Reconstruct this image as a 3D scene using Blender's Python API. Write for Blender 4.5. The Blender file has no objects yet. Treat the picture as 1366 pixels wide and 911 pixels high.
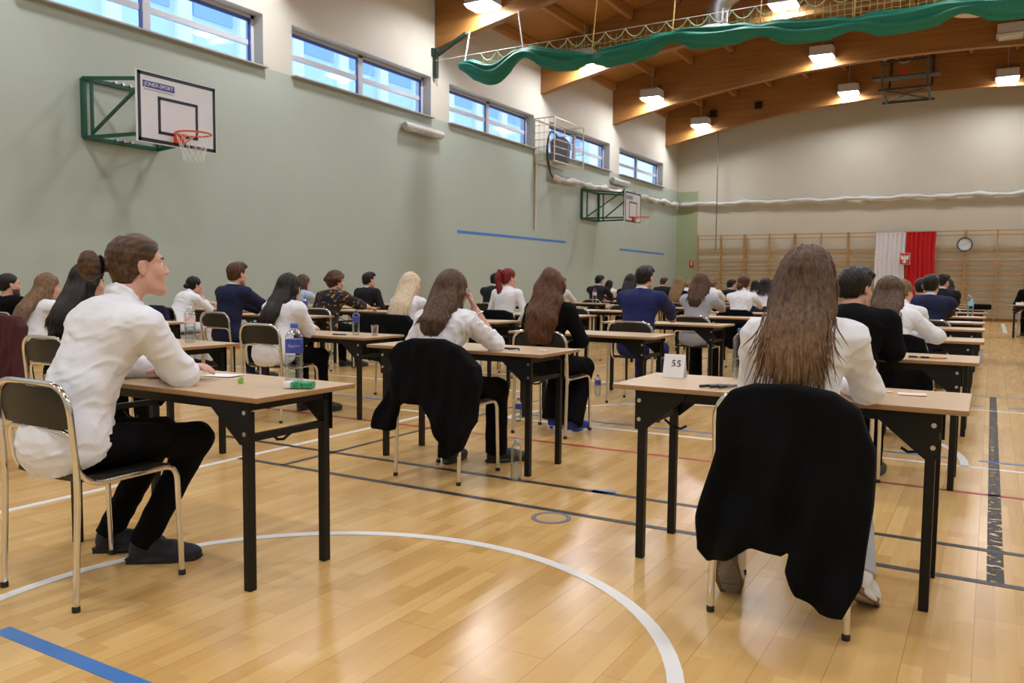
import bpy, bmesh, math, random
import numpy as np
from mathutils import Vector, Matrix
random.seed(7)
PI = math.pi
SC = bpy.context.scene
COL = SC.collection
F32 = np.float32

# ------------------------------------------------------------------ tagging
def tag(o, label=None, cat=None, group=None, kind=None):
    if label: o['label'] = label
    if cat: o['category'] = cat
    if group: o['group'] = group
    if kind: o['kind'] = kind
    return o

def empty(name, loc=(0, 0, 0), rz=0.0, label=None, cat=None, group=None):
    o = bpy.data.objects.new(name, None)
    COL.objects.link(o)
    o.empty_display_size = 0.1
    o.location = loc
    o.rotation_euler = (0, 0, rz)
    return tag(o, label, cat, group)

def copy_tree(o, parent=None):
    c = o.copy()
    COL.objects.link(c)
    if parent is not None:
        c.parent = parent
    for ch in list(o.children):
        copy_tree(ch, c)
    return c

def link_mesh(name, me, mat, parent=None, smooth=True):
    mats = mat if isinstance(mat, (list, tuple)) else [mat]
    for m in mats:
        me.materials.append(m)
    if smooth:
        me.polygons.foreach_set('use_smooth', np.ones(len(me.polygons), dtype=bool))
    o = bpy.data.objects.new(name, me)
    COL.objects.link(o)
    if parent is not None:
        o.parent = parent
    return o

# ------------------------------------------------------------------ materials
MATS = {}
def nmat(name):
    m = bpy.data.materials.new(name)
    m.use_nodes = True
    nt = m.node_tree
    b = nt.nodes['Principled BSDF']
    return m, nt, b

def sock(b, names, v):
    for n in names:
        if n in b.inputs:
            b.inputs[n].default_value = v
            return

def simple(name, col, rough=0.6, metal=0.0, spec=None, bump=0.0, bscale=60.0, vary=0.0, vscale=8.0, sheen=0.0, stretch=(1, 1, 1)):
    """principled material with slight procedural colour variation and fine bump"""
    if name in MATS:
        return MATS[name]
    m, nt, b = nmat(name)
    b.inputs['Base Color'].default_value = (*col, 1)
    b.inputs['Roughness'].default_value = rough
    b.inputs['Metallic'].default_value = metal
    if spec is not None:
        sock(b, ['Specular IOR Level', 'Specular'], spec)
    if sheen:
        sock(b, ['Sheen Weight'], sheen)
    tc = nt.nodes.new('ShaderNodeTexCoord')
    mp = nt.nodes.new('ShaderNodeMapping')
    mp.inputs['Scale'].default_value = stretch
    nt.links.new(tc.outputs['Object'], mp.inputs['Vector'])
    if vary:
        n = nt.nodes.new('ShaderNodeTexNoise')
        n.inputs['Scale'].default_value = vscale
        n.inputs['Detail'].default_value = 4
        nt.links.new(mp.outputs['Vector'], n.inputs['Vector'])
        r = nt.nodes.new('ShaderNodeValToRGB')
        r.color_ramp.elements[0].position = 0.3
        r.color_ramp.elements[1].position = 0.7
        r.color_ramp.elements[0].color = (*[max(0, c * (1 - vary)) for c in col], 1)
        r.color_ramp.elements[1].color = (*[min(1, c * (1 + vary)) for c in col], 1)
        nt.links.new(n.outputs['Fac'], r.inputs['Fac'])
        nt.links.new(r.outputs['Color'], b.inputs['Base Color'])
    if bump:
        n2 = nt.nodes.new('ShaderNodeTexNoise')
        n2.inputs['Scale'].default_value = bscale
        n2.inputs['Detail'].default_value = 3
        nt.links.new(mp.outputs['Vector'], n2.inputs['Vector'])
        bp = nt.nodes.new('ShaderNodeBump')
        bp.inputs['Strength'].default_value = bump
        bp.inputs['Distance'].default_value = 0.01
        nt.links.new(n2.outputs['Fac'], bp.inputs['Height'])
        nt.links.new(bp.outputs['Normal'], b.inputs['Normal'])
    MATS[name] = m
    return m

def emit(name, col, strength):
    if name in MATS:
        return MATS[name]
    m, nt, b = nmat(name)
    b.inputs['Base Color'].default_value = (*col, 1)
    sock(b, ['Emission Color', 'Emission'], (*col, 1))
    b.inputs['Emission Strength'].default_value = strength
    MATS[name] = m
    return m

def glassy(name, tint=(0.9, 0.95, 1), refl=0.25, rough=0.03):
    if name in MATS:
        return MATS[name]
    m, nt, b = nmat(name)
    nt.nodes.remove(b)
    out = [n for n in nt.nodes if n.type == 'OUTPUT_MATERIAL'][0]
    tr = nt.nodes.new('ShaderNodeBsdfTransparent'); tr.inputs['Color'].default_value = (*tint, 1)
    gl = nt.nodes.new('ShaderNodeBsdfGlossy'); gl.inputs['Roughness'].default_value = rough
    lw = nt.nodes.new('ShaderNodeLayerWeight'); lw.inputs['Blend'].default_value = refl
    mx = nt.nodes.new('ShaderNodeMixShader')
    nt.links.new(lw.outputs['Facing'], mx.inputs[0])
    nt.links.new(tr.outputs[0], mx.inputs[1])
    nt.links.new(gl.outputs[0], mx.inputs[2])
    nt.links.new(mx.outputs[0], out.inputs['Surface'])
    MATS[name] = m
    return m

def hair_mat(name, dark, light, rough=0.38, stretch=(1, 1, 0.05), ends=None):
    if name in MATS:
        return MATS[name]
    m, nt, b = nmat(name)
    tc = nt.nodes.new('ShaderNodeTexCoord')
    mp = nt.nodes.new('ShaderNodeMapping'); mp.inputs['Scale'].default_value = stretch
    n = nt.nodes.new('ShaderNodeTexNoise'); n.inputs['Scale'].default_value = 100; n.inputs['Detail'].default_value = 2
    r = nt.nodes.new('ShaderNodeValToRGB')
    r.color_ramp.elements[0].position = 0.30; r.color_ramp.elements[0].color = (*dark, 1)
    r.color_ramp.elements[1].position = 0.74; r.color_ramp.elements[1].color = (*light, 1)
    bp = nt.nodes.new('ShaderNodeBump'); bp.inputs['Strength'].default_value = 0.35; bp.inputs['Distance'].default_value = 0.003
    nt.links.new(tc.outputs['Object'], mp.inputs['Vector']); nt.links.new(mp.outputs['Vector'], n.inputs['Vector'])
    nt.links.new(n.outputs['Fac'], r.inputs['Fac']); nt.links.new(r.outputs['Color'], b.inputs['Base Color'])
    nt.links.new(n.outputs['Fac'], bp.inputs['Height']); nt.links.new(bp.outputs['Normal'], b.inputs['Normal'])
    b.inputs['Roughness'].default_value = rough + 0.08
    sock(b, ['Specular IOR Level', 'Specular'], 0.28)
    if ends:
        sp = nt.nodes.new('ShaderNodeSeparateXYZ'); nt.links.new(tc.outputs['Object'], sp.inputs[0])
        mr = nt.nodes.new('ShaderNodeMapRange'); mr.inputs['From Min'].default_value = ends[1]; mr.inputs['From Max'].default_value = ends[2]; nt.links.new(sp.outputs['Z'], mr.inputs['Value'])
        mx = nt.nodes.new('ShaderNodeMix'); mx.data_type = 'RGBA'; nt.links.new(mr.outputs['Result'], mx.inputs['Factor'])
        r3 = nt.nodes.new('ShaderNodeValToRGB'); r3.color_ramp.elements[0].position = 0.3; r3.color_ramp.elements[0].color = (*[c * 0.35 for c in ends[0]], 1); r3.color_ramp.elements[1].position = 0.74; r3.color_ramp.elements[1].color = (*ends[0], 1)
        nt.links.new(n.outputs['Fac'], r3.inputs['Fac']); nt.links.new(r3.outputs['Color'], mx.inputs['A']); nt.links.new(r.outputs['Color'], mx.inputs['B']); nt.links.new(mx.outputs['Result'], b.inputs['Base Color'])
    MATS[name] = m
    return m

# ------------------------------------------------------------------ mesh builder
class MB:
    def __init__(s): s.v = []; s.f = []; s.mi = []
    def add(s, vs, fs, mi=0):
        n = len(s.v); s.v += [tuple(p) for p in vs]; s.f += [tuple(i + n for i in f) for f in fs]; s.mi += [mi] * len(fs); return s
    def box(s, c, d, rz=0.0, M=None, mi=0):
        x, y, z = d[0] / 2, d[1] / 2, d[2] / 2
        R = M if M is not None else Matrix.Rotation(rz, 3, 'Z')
        vs = [R @ Vector((a * x, b * y, e * z)) + Vector(c) for a in (-1, 1) for b in (-1, 1) for e in (-1, 1)]
        return s.add(vs, [(0, 1, 3, 2), (4, 6, 7, 5), (0, 4, 5, 1), (2, 3, 7, 6), (0, 2, 6, 4), (1, 5, 7, 3)], mi)
    def bbox(s, c, d, b=0.004, M=None, mi=0):
        """box with chamfered edges"""
        x, y, z = d[0] / 2, d[1] / 2, d[2] / 2
        R = M if M is not None else Matrix.Identity(3)
        bm = bmesh.new(); bmesh.ops.create_cube(bm, size=1)
        for v in bm.verts: v.co = Vector((v.co.x * 2 * x, v.co.y * 2 * y, v.co.z * 2 * z))
        bmesh.ops.bevel(bm, geom=list(bm.edges), offset=b, segments=2, affect='EDGES', profile=0.6)
        bm.verts.index_update()
        vs = [R @ v.co + Vector(c) for v in bm.verts]; fs = [[v.index for v in f.verts] for f in bm.faces]
        bm.free()
        return s.add(vs, fs, mi)
    def bar(s, a, b, w, h=None, mi=0):
        """rectangular bar from a to b"""
        a, b = Vector(a), Vector(b); h = h or w
        t = (b - a).normalized(); up = Vector((0, 0, 1)) if abs(t.z) < 0.95 else Vector((0, 1, 0))
        sx = t.cross(up).normalized(); sy = sx.cross(t)
        M = Matrix((sx, t, sy)).transposed()
        return s.box((a + b) / 2, (w, (b - a).length, h), M=M, mi=mi)
    def tube(s, pts, r, n=8, mi=0, cap=True, flat=None):
        pts = [Vector(p) for p in pts]; rs = r if isinstance(r, (list, tuple)) else [r] * len(pts)
        t0 = (pts[1] - pts[0]).normalized()
        up = Vector((0, 0, 1)) if abs(t0.z) < 0.9 else Vector((1, 0, 0))
        nx = t0.cross(up).normalized(); vs = []; prev = t0
        for i, p in enumerate(pts):
            if i == 0: t = t0
            elif i == len(pts) - 1: t = (pts[i] - pts[i - 1]).normalized()
            else:
                t = ((pts[i + 1] - p).normalized() + (p - pts[i - 1]).normalized())
                t = t.normalized() if t.length > 1e-6 else prev
            nx = (nx - t * nx.dot(t))
            nx = nx.normalized() if nx.length > 1e-6 else t.orthogonal().normalized()
            ny = t.cross(nx); prev = t
            fl = flat if flat else 1.0
            for k in range(n):
                a = 2 * PI * k / n
                vs.append(p + nx * (rs[i] * math.cos(a)) + ny * (rs[i] * fl * math.sin(a)))
        fs = []
        for i in range(len(pts) - 1):
            for k in range(n):
                k2 = (k + 1) % n
                fs.append((i * n + k, i * n + k2, (i + 1) * n + k2, (i + 1) * n + k))
        if cap:
            fs.append(tuple(range(n - 1, -1, -1))); fs.append(tuple((len(pts) - 1) * n + k for k in range(n)))
        return s.add(vs, fs, mi)
    def cyl(s, a, b, r, n=16, mi=0): return s.tube([a, b], r, n, mi)
    def lathe(s, prof, n=20, c=(0, 0, 0), mi=0, axis='Z', cap=True):
        """prof: list of (r, z)"""
        vs = []; fs = []; m = len(prof)
        for r, z in prof:
            for k in range(n):
                a = 2 * PI * k / n
                p = (r * math.cos(a), r * math.sin(a), z)
                if axis == 'X': p = (z, p[0], p[1])
                if axis == 'Y': p = (p[0], z, p[1])
                vs.append((p[0] + c[0], p[1] + c[1], p[2] + c[2]))
        for i in range(m - 1):
            for k in range(n):
                k2 = (k + 1) % n
                fs.append((i * n + k, i * n + k2, (i + 1) * n + k2, (i + 1) * n + k))
        if cap: fs.append(tuple(range(n - 1, -1, -1))); fs.append(tuple((m - 1) * n + k for k in range(n)))
        return s.add(vs, fs, mi)
    def prism(s, poly, o, u, v, w, mi=0):
        """extrude the 2D polygon (in axes u, v from origin o) by vector w"""
        o, u, v, w = Vector(o), Vector(u), Vector(v), Vector(w); n = len(poly)
        a = [o + u * p[0] + v * p[1] for p in poly]; b = [p + w for p in a]
        fs = [tuple(range(n - 1, -1, -1)), tuple(range(n, 2 * n))] + [(i, (i + 1) % n, n + (i + 1) % n, n + i) for i in range(n)]
        return s.add(a + b, fs, mi)
    def grid(s, P, mi=0, close=False):
        """P: 2D list of points"""
        a, b = len(P), len(P[0]); vs = [p for row in P for p in row]
        fs = [(i * b + j, i * b + j + 1, (i + 1) * b + j + 1, (i + 1) * b + j) for i in range(a - 1) for j in range(b - 1)]
        return s.add(vs, fs, mi)
    def build(s, name, mat, parent=None, smooth=False, angle=None, fixn=True):
        me = bpy.data.meshes.new(name); me.from_pydata(s.v, [], s.f); me.update()
        if fixn:
            bm = bmesh.new(); bm.from_mesh(me); bmesh.ops.recalc_face_normals(bm, faces=bm.faces); bm.to_mesh(me); bm.free()
        o = link_mesh(name, me, mat, parent, smooth)
        if any(s.mi): me.polygons.foreach_set('material_index', s.mi)
        if smooth and angle is not None and hasattr(me, 'set_sharp_from_angle'):
            me.set_sharp_from_angle(angle=math.radians(angle))
        return o

def fillet(pts, r, n=6):
    """polyline with rounded inner corners"""
    pts = [Vector(p) for p in pts]; out = [pts[0]]
    for i in range(1, len(pts) - 1):
        a, b, c = pts[i - 1], pts[i], pts[i + 1]
        da, dc = (a - b), (c - b); q = min(r, da.length * 0.48, dc.length * 0.48)
        p0, p1 = b + da.normalized() * q, b + dc.normalized() * q
        for k in range(n + 1):
            t = k / n; out.append(p0 * (1 - t) ** 2 + b * (2 * t * (1 - t)) + p1 * t * t)
    return out + [pts[-1]]

# ------------------------------------------------------------------ implicit surfaces
class Field:
    def __init__(s, lo, hi, h):
        s.h = h; s.o = np.array(lo, float)
        n = [int(math.ceil((hi[i] - lo[i]) / h)) + 1 for i in range(3)]
        s.ax = [(s.o[i] + np.arange(n[i]) * h).astype(F32) for i in range(3)]
        s.D = np.full(n, 0.35, F32)
    def sl(s, lo, hi):
        r = []
        for i in range(3):
            a = max(0, int((lo[i] - s.o[i]) / s.h)); b = min(len(s.ax[i]), int((hi[i] - s.o[i]) / s.h) + 2)
            if a >= b: return None
            r.append(slice(a, b))
        return tuple(r)
    def op(s, f, lo, hi, k=0.02, mode='u', cuts=()):
        m = k + 2.5 * s.h
        q = s.sl([v - m for v in lo], [v + m for v in hi])
        if q is None: return s
        X = s.ax[0][q[0]][:, None, None]; Y = s.ax[1][q[1]][None, :, None]; Z = s.ax[2][q[2]][None, None, :]
        d = f(X, Y, Z)
        for (p, n) in cuts:
            d = np.maximum(d, (X - p[0]) * n[0] + (Y - p[1]) * n[1] + (Z - p[2]) * n[2])
        E = s.D[q]
        if mode == 's':
            d = -d
            if k > 0: hh = np.maximum(k - np.abs(E - d), 0) / k; s.D[q] = np.maximum(E, d) + hh * hh * k * 0.25
            else: s.D[q] = np.maximum(E, d)
        else:
            if k > 0: hh = np.maximum(k - np.abs(E - d), 0) / k; s.D[q] = np.minimum(E, d) - hh * hh * k * 0.25
            else: s.D[q] = np.minimum(E, d)
        return s
    def cap(s, a, b, ra, rb=None, k=0.02, mode='u', flat=None, cuts=()):
        a, b = np.array(a, float), np.array(b, float); rb = ra if rb is None else rb
        ba = b - a; L = float(ba @ ba) + 1e-9
        fl = None
        if flat is not None:
            n = np.array(flat[0], float); n /= np.linalg.norm(n); fl = (n, flat[1] - 1.0)
        def f(X, Y, Z):
            px, py, pz = X - a[0], Y - a[1], Z - a[2]
            t = np.clip((px * ba[0] + py * ba[1] + pz * ba[2]) / L, 0, 1)
            px, py, pz = px - t * ba[0], py - t * ba[1], pz - t * ba[2]
            q = px * px + py * py + pz * pz
            if fl:
                dn = px * fl[0][0] + py * fl[0][1] + pz * fl[0][2]
                q = q + dn * dn * ((1 + fl[1]) ** 2 - 1)
            return np.sqrt(q) - (ra + (rb - ra) * t)
        R = max(ra, rb) / (min(1.0, flat[1]) if flat else 1.0)
        return s.op(f, np.minimum(a, b) - R, np.maximum(a, b) + R, k, mode, cuts)
    def ell(s, c, r, M=None, k=0.02, mode='u', cuts=()):
        """ellipsoid; M = 3x3 with columns its axes"""
        c = np.array(c, float); r = [float(v) for v in r]; M = np.eye(3) if M is None else np.array(M, float)
        def f(X, Y, Z):
            px, py, pz = X - c[0], Y - c[1], Z - c[2]
            k0 = 0; k1 = 0
            for i in range(3):
                u = px * M[0, i] + py * M[1, i] + pz * M[2, i]
                k0 = k0 + (u / r[i]) ** 2; k1 = k1 + (u / (r[i] * r[i])) ** 2
            k0 = np.sqrt(k0); k1 = np.sqrt(k1) + 1e-9
            return k0 * (k0 - 1) / k1
        R = max(r)
        return s.op(f, c - R, c + R, k, mode, cuts)
    def chain(s, pts, rs, k=0.02, flat=None, cuts=()):
        for i in range(len(pts) - 1): s.cap(pts[i], pts[i + 1], rs[i], rs[i + 1], k, 'u', flat, cuts)
        return s
    def cut(s, p, n):
        """remove the half space n.(x-p) > 0"""
        X = s.ax[0][:, None, None]; Y = s.ax[1][None, :, None]; Z = s.ax[2][None, None, :]
        s.D = np.maximum(s.D, ((X - p[0]) * n[0] + (Y - p[1]) * n[1] + (Z - p[2]) * n[2]).astype(F32)); return s
    def disp(s, g):
        X = s.ax[0][:, None, None]; Y = s.ax[1][None, :, None]; Z = s.ax[2][None, None, :]
        s.D = s.D + g(X, Y, Z).astype(F32); return s
    def mesh(s, name):
        D = s.D; N = D < 0
        c = np.zeros(tuple(n - 1 for n in D.shape), np.int8)
        for i in (0, 1):
            for j in (0, 1):
                for k in (0, 1):
                    c += N[i:D.shape[0] - 1 + i, j:D.shape[1] - 1 + j, k:D.shape[2] - 1 + k]
        act = (c > 0) & (c < 8)
        I = np.argwhere(act)
        me = bpy.data.meshes.new(name)
        if len(I) == 0: return me
        idx = np.full(act.shape, -1, np.int32); idx[act] = np.arange(len(I))
        off = np.array([(i, j, k) for i in (0, 1) for j in (0, 1) for k in (0, 1)])
        V = [D[I[:, 0] + o[0], I[:, 1] + o[1], I[:, 2] + o[2]] for o in off]
        acc = np.zeros((len(I), 3)); cnt = np.zeros(len(I))
        for a in range(8):
            for b in range(a + 1, 8):
                df = off[b] - off[a]
                if np.abs(df).sum() != 1: continue
                m = (V[a] < 0) != (V[b] < 0)
                t = np.where(m, V[a] / np.where(m, V[a] - V[b], 1), 0)
                acc += np.where(m[:, None], off[a] + t[:, None] * df, 0); cnt += m
        P = s.o + (I + acc / cnt[:, None]) * s.h
        Q = []
        for ax in range(3):
            A = [slice(None)] * 3; B = [slice(None)] * 3
            A[ax] = slice(0, -1); B[ax] = slice(1, None)
            a, b = N[tuple(A)], N[tuple(B)]
            E = np.argwhere(a != b)
            u, v = [(1, 2), (2, 0), (0, 1)][ax]
            ok = (E[:, u] > 0) & (E[:, v] > 0) & (E[:, u] < act.shape[u]) & (E[:, v] < act.shape[v]); E = E[ok]
            inside = a[E[:, 0], E[:, 1], E[:, 2]]
            def g(du, dv):
                K = E.copy(); K[:, u] -= du; K[:, v] -= dv
                return idx[K[:, 0], K[:, 1], K[:, 2]]
            q = np.stack([g(1, 1), g(0, 1), g(0, 0), g(1, 0)], 1)
            q[~inside] = q[~inside][:, ::-1]
            Q.append(q)
        Q = np.concatenate(Q); Q = Q[(Q >= 0).all(1)]
        me.vertices.add(len(P)); me.vertices.foreach_set('co', P.astype(F32).ravel())
        me.loops.add(len(Q) * 4); me.loops.foreach_set('vertex_index', Q.astype(np.int32).ravel())
        me.polygons.add(len(Q)); me.polygons.foreach_set('loop_start', np.arange(0, len(Q) * 4, 4, dtype=np.int32))
        try: me.polygons.foreach_set('loop_total', np.full(len(Q), 4, np.int32))
        except Exception: pass
        me.update(calc_edges=True)
        return me

def poly_sdf(poly):
    P = np.array(poly, float)
    def f(X, Z):
        d = None; s = None; n = len(P)
        for i in range(n):
            a, b = P[i], P[(i + 1) % n]; e = b - a
            wx, wz = X - a[0], Z - a[1]
            t = np.clip((wx * e[0] + wz * e[1]) / (e @ e), 0, 1)
            q = (wx - e[0] * t) ** 2 + (wz - e[1] * t) ** 2
            d = q if d is None else np.minimum(d, q)
            c = ((a[1] <= Z) & (b[1] > Z) & (e[0] * wz > e[1] * wx)) | ((a[1] > Z) & (b[1] <= Z) & (e[0] * wz < e[1] * wx))
            s = c if s is None else s ^ c
        return np.where(s, -1, 1) * np.sqrt(d)
    return f
# ------------------------------------------------------------------ people
V = lambda *a: np.array(a, float)
def unit(v):
    v = np.array(v, float); return v / (np.linalg.norm(v) + 1e-9)
def rx(a): c, s = math.cos(a), math.sin(a); return np.array([[1, 0, 0], [0, c, -s], [0, s, c]])
def ry(a): c, s = math.cos(a), math.sin(a); return np.array([[c, 0, s], [0, 1, 0], [-s, 0, c]])
def rz_(a): c, s = math.cos(a), math.sin(a); return np.array([[c, -s, 0], [s, c, 0], [0, 0, 1]])

SKIN = lambda i: simple('skin_%d' % i, [(0.66, 0.375, 0.285), (0.60, 0.33, 0.24), (0.50, 0.26, 0.18)][i], 0.5, vary=0.06, vscale=30, spec=0.35)
HAIRS = dict(ombre=((0.032, 0.016, 0.008), (0.12, 0.06, 0.03)), 
    dark=((0.006, 0.004, 0.003), (0.022, 0.013, 0.010)), black=((0.004, 0.003, 0.003), (0.012, 0.009, 0.009)),
    brown=((0.032, 0.016, 0.008), (0.135, 0.070, 0.034)), chestnut=((0.035, 0.014, 0.007), (0.12, 0.048, 0.02)),
    light=((0.09, 0.05, 0.026), (0.26, 0.155, 0.08)), blond=((0.50, 0.38, 0.25), (0.82, 0.69, 0.50)),
    red=((0.09, 0.008, 0.008), (0.26, 0.022, 0.02)), auburn=((0.045, 0.016, 0.008), (0.14, 0.05, 0.02)),
    honey=((0.14, 0.085, 0.038), (0.36, 0.23, 0.10)))
def HM(n, slick=False):
    if n == 'ombre': return hair_mat('hair_ombre', *HAIRS['brown'], ends=((0.30, 0.165, 0.075), 0.86, 1.16))
    return hair_mat('hair_slick_' + n, *HAIRS[n], stretch=(1, 0.06, 0.5)) if slick else hair_mat('hair_' + n, *HAIRS[n])

def ik(a, w, l1, l2, hint):
    d = w - a; L = np.linalg.norm(d); L2 = min(L, (l1 + l2) * 0.995); d = d / L
    x = (l1 * l1 - l2 * l2 + L2 * L2) / (2 * L2); hgt = math.sqrt(max(0, l1 * l1 - x * x))
    n = unit(hint - d * (hint @ d)); w2 = a + d * L2
    return a + d * x + n * hgt, w2

def add_hand(F, w, d, n, side, curl=0.5, s=1.0, thick=1.0):
    d = unit(d); n = unit(n - d * (n @ d)); T = np.cross(d, n) * (1 if side > 0 else -1)
    pe = w + d * 0.085 * s
    F.cap(w - d * 0.01, pe, 0.027 * s, 0.036 * s, 0.012, flat=(n, 2.3))
    for i, (o, l) in enumerate(((0.028, 0.072), (0.010, 0.08), (-0.009, 0.074), (-0.027, 0.058))):
        p = pe + T * o * s - d * abs(o) * 0.25; a = curl * (0.75 + 0.12 * i); q = p
        sp = T * (o * 1.3)
        for j in range(3):
            ang = a * (0.35 + j * 0.75)
            dd = unit(d * math.cos(ang) + n * math.sin(ang) + sp * (0.5 if j == 0 else 0.2))
            e = q + dd * l * s * (0.46, 0.31, 0.25)[j]
            F.cap(q, e, (0.0092 - 0.0008 * j) * s * thick, (0.0086 - 0.0008 * j) * s * thick, 0.004); q = e
    b = w + d * 0.022 * s + T * 0.026 * s; m = b + unit(d * 0.7 + T * 0.75 + n * 0.25) * 0.042 * s
    F.cap(b, m, 0.014 * s, 0.0105 * s, 0.012); F.cap(m, m + unit(d * 0.95 + T * 0.1 + n * 0.3) * 0.034 * s, 0.0102 * s * thick, 0.0085 * s * thick, 0.005)

def person(p):
    """builds one seated student. p: dict of look and pose, all lengths in metres, own frame: hips at the origin, facing +Y"""
    fem = p.get('sex', 'f') == 'f'; h = p.get('h', 0.012)
    top = p.get('top', 'shirt'); lean = math.radians(p.get('lean', 12)); hun = math.radians(p.get('hunch', 8)); side = math.radians(p.get('side', 0))
    edge = p.get('edge', 0.24); dz = p.get('dz', 0.76)
    sw = p.get('sw', 0.158 if fem else 0.188); hs = p.get('hs', 0.96 if fem else 1.02)
    hip = V(0, 0, 0.555)
    T = 1.0
    for _ in range(4):
        up1 = V(math.sin(side), math.sin(lean), math.cos(lean)); up2 = V(math.sin(side * 0.7), math.sin(lean + hun), math.cos(lean + hun))
        waist = hip + 0.19 * T * up1; chest = waist + 0.20 * T * up2; neckb = chest + 0.15 * T * up2
        nl = (lean + hun) * 0.65
        hc = neckb + p.get('neckl', 0.142) * hs * V(0, math.sin(nl), math.cos(nl)) + V(0, 0.028, 0)
        htop = hc[2] + 0.128 * hs
        T = float(np.clip(T + (p['ztop'] - htop) / (0.54 * math.cos(lean)), 0.72, 1.35))
    Mh = rz_(math.radians(p.get('yaw', 0))) @ rx(math.radians(p.get('pitch', -6))) @ ry(math.radians(p.get('tilt', 0)))
    H = lambda x, y, z: hc + Mh @ (V(x, y, z) * hs)
    R2 = rx(-(lean + hun)); bk = R2 @ V(0, -1, 0); u2 = R2 @ V(0, 0, 1); R1 = rx(-lean)
    tw = math.radians(p.get('twist', 0)); X2 = rz_(tw) @ V(1, 0, 0)
    sd0 = p.get('shdrop', 0.062)
    sh = {1: neckb + X2 * sw - u2 * sd0 * T - bk * 0.01, -1: neckb - X2 * sw - u2 * sd0 * T - bk * 0.01}
    # ---- arms
    arms = {}
    for sd, key in ((1, 'armR'), (-1, 'armL')):
        a = p.get(key, 'desk'); l1, l2 = (0.285, 0.25) if not fem else (0.265, 0.235)
        l1 *= T ** 0.5; l2 *= T ** 0.5
        n = V(0, 0, -1); curl = 0.45; hd = None
        if isinstance(a, dict):
            w = V(*a['w']); 
            if 'e' in a: e = V(*a['e'])
            else: e, w = ik(sh[sd], w, l1, l2, V(*a.get('hint', (sd * 0.8, -0.4, -0.5))))
            n = V(*a.get('n', (0, 0, -1))); curl = a.get('curl', 0.5); hd = V(*a['d']) if 'd' in a else None
        elif a == 'desk':
            e, w = ik(sh[sd], V(sd * 0.10, edge + 0.13, dz + 0.034), l1, l2, V(sd * 0.9, -0.3, -0.55))
        elif a == 'write':
            e, w = ik(sh[sd], V(sd * 0.03, edge + 0.16, dz + 0.034), l1, l2, V(sd * 1.0, -0.2, -0.4)); curl = 0.9
        elif a == 'wide':
            e, w = ik(sh[sd], V(sd * 0.12, edge + 0.10, dz + 0.034), l1, l2, V(sd * 1.2, 0.1, -0.15))
        elif a == 'cross':
            e, w = ik(sh[sd], V(-sd * 0.06, edge + 0.07 + 0.03 * sd, dz + 0.038 + (0.0 if sd > 0 else 0.03)), l1, l2, V(sd * 1.0, -0.1, -0.5)); hd = V(-sd, 0.15, 0)
        elif a == 'chin':
            w = H(sd * 0.055, 0.07, -0.13); e, w = ik(sh[sd], w, l1, l2, V(sd * 0.45, 0.6, -0.9)); n = V(-sd * 0.2, -1, 0.1); hd = unit(H(sd * 0.05, 0.08, 0.0) - w); curl = 0.75
        else:   # lap
            e, w = ik(sh[sd], V(sd * 0.10, 0.24, 0.68), l1, l2, V(sd * 0.9, -0.6, -0.2))
        fd = unit(w - e)
        arms[sd] = (sh[sd], e, w, fd, fd if hd is None else unit(hd), n, curl)
    # ---- legs
    legs = {}
    for sd, key in ((1, 'legR'), (-1, 'legL')):
        a = p.get(key, {}); k = V(*a.get('k', (sd * 0.115, 0.43, 0.505))); an = V(*a.get('a', (sd * 0.115, 0.44, 0.085)))
        ph = a.get('heel', 0.0); an[2] = 0.185 * math.sin(ph) + 0.095 * math.cos(ph)
        legs[sd] = (hip + V(sd * 0.09, 0.02, -0.005), k, an, math.radians(a.get('fy', -sd * 8)), ph)
    root = empty('person', (p['x'], p['y'], 0), math.radians(p.get('rz', 0)), p['label'], 'person', p.get('group'))
    allp = [hip, hc, H(0, 0, 0.16)] + [q for s_ in (1, -1) for q in arms[s_][:3]] + [arms[s_][2] + arms[s_][4] * 0.19 for s_ in (1, -1)]
    lo = np.min(allp, 0) - 0.2; hi = np.max(allp, 0) + 0.14
    legp = [q for s_ in (1, -1) for q in legs[s_][:3]]
    # ---- body (head, neck, hands and the figure inside the clothes: one skin)
    blo = np.minimum(lo, np.min(legp, 0) - 0.12); bhi = np.maximum(hi, np.max(legp, 0) + V(0.12, 0.2, 0.12))
    F = Field(blo, bhi, h)
    F.cap(hip, chest, 0.085, 0.085, 0.03); F.cap(sh[1] * 0.85 + sh[-1] * 0.15, sh[-1] * 0.85 + sh[1] * 0.15, 0.04, 0.04, 0.03); F.cap(chest, neckb, 0.08, 0.05, 0.03)
    nr = 0.047 if fem else 0.056
    F.cap(neckb - u2 * 0.02, H(0, -0.022, -0.055), nr * 1.04, nr * 0.98, 0.03)
    F.ell(H(0, -0.014, 0.035), V(0.074, 0.094, 0.083) * hs, Mh, 0.01)
    F.ell(H(0, 0.028, -0.03), V(0.060, 0.062, 0.078) * hs, Mh, 0.03)
    for s_ in (1, -1):
        F.cap(H(s_ * 0.052, 0.0, -0.055), H(s_ * 0.016, 0.07, -0.098), 0.020 * hs, 0.019 * hs, 0.03)
        F.cap(H(s_ * 0.045, 0.062, 0.024), H(s_ * 0.012, 0.082, 0.024), 0.010 * hs, 0.012 * hs, 0.015)
        F.ell(H(s_ * 0.042, 0.055, -0.024), V(0.026, 0.024, 0.026) * hs, Mh, 0.02)
    F.ell(H(0, 0.079, -0.1), V(0.02, 0.017, 0.017) * hs, Mh, 0.02)
    for s_ in (1, -1):
        F.ell(H(s_ * 0.032, 0.092, 0.005), V(0.018, 0.012, 0.010) * hs, Mh, 0.012, 's')
        F.ell(H(s_ * 0.031, 0.0735, 0.004), V(0.0135, 0.0125, 0.012) * hs, Mh, 0.003)
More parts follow.
